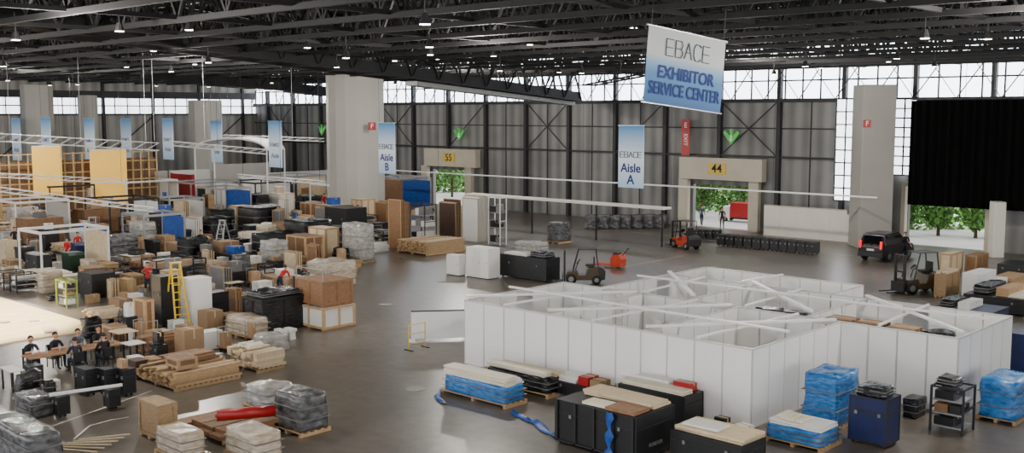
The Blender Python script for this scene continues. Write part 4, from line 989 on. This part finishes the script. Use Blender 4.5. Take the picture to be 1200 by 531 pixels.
for (dx,dy,a),lb,sh in zip(sp,labs,(m_sblk,m_sblk,m_sgry,m_sblk,m_sblk,m_jean)):
    c=Vector((tc_.x+dx*.9,tc_.y+dy,0)); rz=math.radians(a)
    chair(c,rz); person(c,rz,'sit',sh,m_jean,lb)
g=G().tube((0,0,0),(0,0,.2),.035,n=10).tube((0,0,.2),(0,0,.27),.035,.014,n=10).tube((0,0,.27),(0,0,.3),.015,n=8,m=1)
bmh=g.mesh('water_bottle',[m_cwrap,m_blue],True)
for i in range(7): O('water_bottle',bmh,(tc_.x+R.uniform(-.15,.15),tc_.y-1.55+i*.5,.752),0,label='plastic water bottle on the work table',cat='bottle',group='water bottles')
b_case(.5,.5,.8,(tc_.x+1.6,tc_.y-2.2,0),0,label='black bin beside the table')
A=W(58,463,.75); B=W(143,451,.75)
o=O('white_profile',(G().tube(A,B,.06,n=4),[m_walu]),label='long white profile resting across low supports',cat='profile')
for f in (.15,.85):
    p=A+(B-A)*f; b_case(.4,.4,.68,(p.x,p.y,0),0,label='small black case under the profile')
def scrap(pts,wd,mat,lab):
    g=G(); P=[W(*p) for p in pts]; fine=[]
    for a,b in zip(P,P[1:]):
        for i in range(6): fine.append(a+(b-a)*i/6)
    fine.append(P[-1])
    for i,p in enumerate(fine):
        ww=wd*(.6+.5*noise.noise(p*2))
        g.v+=[(p.x-ww,p.y-ww*.6,.02+.08*abs(noise.noise(p*3))*min(1,wd*4)),(p.x+.02,p.y,.02+(.1+.15*abs(noise.noise(p*5)))*min(1,wd*4)),(p.x+ww,p.y+ww*.6,.02)]
    for i in range(len(fine)-1):
        a=i*3; g.f+=[[a,a+1,a+4,a+3],[a+1,a+2,a+5,a+4]]; g.m+=[0,0]
    O('plastic_sheet',(g,[mat],True),label=lab,cat='plastic sheet')
scrap([(601,484),(618,494),(632,498),(640,508),(662,516)],.2,m_blue,'crumpled blue plastic sheet strip on floor')
scrap([(86,516),(105,500),(130,493),(150,490)],.04,m_white,'thin pale cord lying on the floor')
scrap([(520,455),(512,466),(520,474)],.12,m_blue,'blue film scrap beside wrapped load')
g=G(); cr=dims(650,745,790,490,545)
yy=cr[0].y-.1; x0=cr[0].x-solve(cr[0],Vector((-1,0,0)),716)
for i in range(9):
    z=cr[3]*(1-i/8)+.02; ww=.1+.07*math.sin(i*1.9)
    g.v+=[(x0-ww+.05*math.sin(i*2.3),yy,z),(x0+.03,yy-.08,z),(x0+ww,yy,z)]
for i in range(8): k=i*3; g.f+=[[k,k+1,k+4,k+3],[k+1,k+2,k+5,k+4]]; g.m+=[0,0]
O('plastic_sheet',(g,[m_blue],True),label='blue film strip hanging down black crate',cat='plastic sheet')
for i in range(6):
    c=W(88+i*7,528-i*2); O('slat',(G().cb(0,0,.03*i,.06,1.4,.025),[m_woodl]),(c.x,c.y,0),math.radians(-60+i*7),label='thin pale wooden slat on the floor',cat='slat',group='slats on floor')
for px,py in ((452,357),(487,456),(405,322),(590,372),(520,330)):
    c=W(px,py); O('floor_cover',(G().prism([(.35*math.cos(t*math.pi/8),.35*math.sin(t*math.pi/8)) for t in range(16)],'z',0,.012),[m_conc]),(c.x,c.y,0),0,label='pale floor access cover',cat='floor cover',group='floor covers')
for a,b in (((60,500),(178,458)),((640,330),(800,300)),((690,340),(840,312)),((740,272),(1000,300))):
    A=W(*a);B=W(*b);d=(B-A).normalized();n_=Vector((-d.y,d.x,0))*.03
    g=G(); g.v=[(q.x,q.y,.005) for q in (A+n_,A-n_,B-n_,B+n_)]; g.f=[[0,1,2,3]]; g.m=[0]
    O('floor_tape',(g,[m_offw]),label='thin white tape line on floor',cat='floor marking',group='tape lines')
for nm,(g,mt) in PILE.items():
    O('board_piles',(g,[mt]),label='piles of loose wooden boards on pallets',cat='boards',kind='stuff')
# ---------------------------------------------------------------- outside
O('outdoor_ground',(G().box(-160,YW+.4,-.35,80,YW+120,-.02),[m_og]),label='pale sunlit concrete yard outside the gates',cat='ground')
def leaves(n,fn,s0=.12,s1=.28):
    g=G()
    for i in range(n):
        p=fn(); s_=R.uniform(s0,s1)
        a=Vector((R.uniform(-1,1),R.uniform(-1,1),R.uniform(-1,1))).normalized(); b=a.orthogonal().normalized(); k=len(g.v)
        g.v+=[tuple(p+a*s_),tuple(p+b*s_*.6),tuple(p-a*s_),tuple(p-b*s_*.6)]; g.f.append([k,k+1,k+2,k+3]); g.m.append(0)
    return g
def tree(c,h_,r,n=1000):
    o=E('tree',(c.x,c.y,0),R.uniform(0,6),'leafy green tree outside the gate','tree','trees outside')
    O('trunk',(G().tube((0,0,-.02),(0,0,h_*.5),.14,.09,n=8).tube((0,0,h_*.3),(r*.5,0,h_*.55),.07,.03,n=6).tube((0,0,h_*.3),(-r*.4,r*.3,h_*.55),.07,.03,n=6),[m_bark]),parent=o)
    def fn():
        t=R.uniform(0,6.28); u=R.uniform(-1,1); q=R.random()**.4
        return Vector((math.cos(t)*math.sqrt(1-u*u)*r*q,math.sin(t)*math.sqrt(1-u*u)*r*q,h_*.56+u*h_*.44*q))
    O('foliage',(leaves(n,fn),[m_leaf]),parent=o)
for px,Z,h_ in ((1056,82.5,3.8),(1100,82.5,4.2),(1144,81,4),(1190,80,4),(822,97,6),(872,97,6),(530,121,6.5)):
    c=D(px,260,Z); tree(Vector((c.x,c.y,0)),h_,1.12 if Z<95 else 1.5)
for pa,pb,Z,hh in ((1030,1215,87,6.5),(790,905,103,7),(500,565,128,8)):
    A=D(pa,260,Z); B=D(pb,260,Z)
    def fn():
        t=R.random(); p=A+(B-A)*t; z=R.random()**.8*hh*(.8+.2*math.sin(t*40)); return Vector((p.x+R.uniform(-.6,.6),p.y+R.uniform(-.6,.6),z))
    O('hedge',(leaves(5000,fn,.15,.3),[m_leaf]),label='tall dense green hedge outside the gate',cat='hedge',kind='stuff')
c=D(868,250,92.5); o=E('truck',(c.x,c.y,0),math.radians(0),'low red and white delivery truck outside the gate','truck'); o.scale=(.5,.5,.5)
O('cargo_box',(G().box(-2.2,0,.8,4.6,2.4,3.4),[m_red]),parent=o,bev=.04); O('cab',(G().prism([(-4.2,.5),(-2.3,.5),(-2.3,2.7),(-3.6,2.7),(-4.2,1.6)],'y',.1,2.3),[m_white]),parent=o,bev=.04)
O('chassis',(G().box(-4,.3,.5,4.5,2.1,.8),[m_black]),parent=o)
for x in (-3.2,2.2,3.4):
    for y in (.1,2.1): O('wheel',(G().tube((x,y,.45),(x,y+.25,.45),.45,n=16),[m_rub],True),parent=o)
print('objects',len(bpy.data.objects))
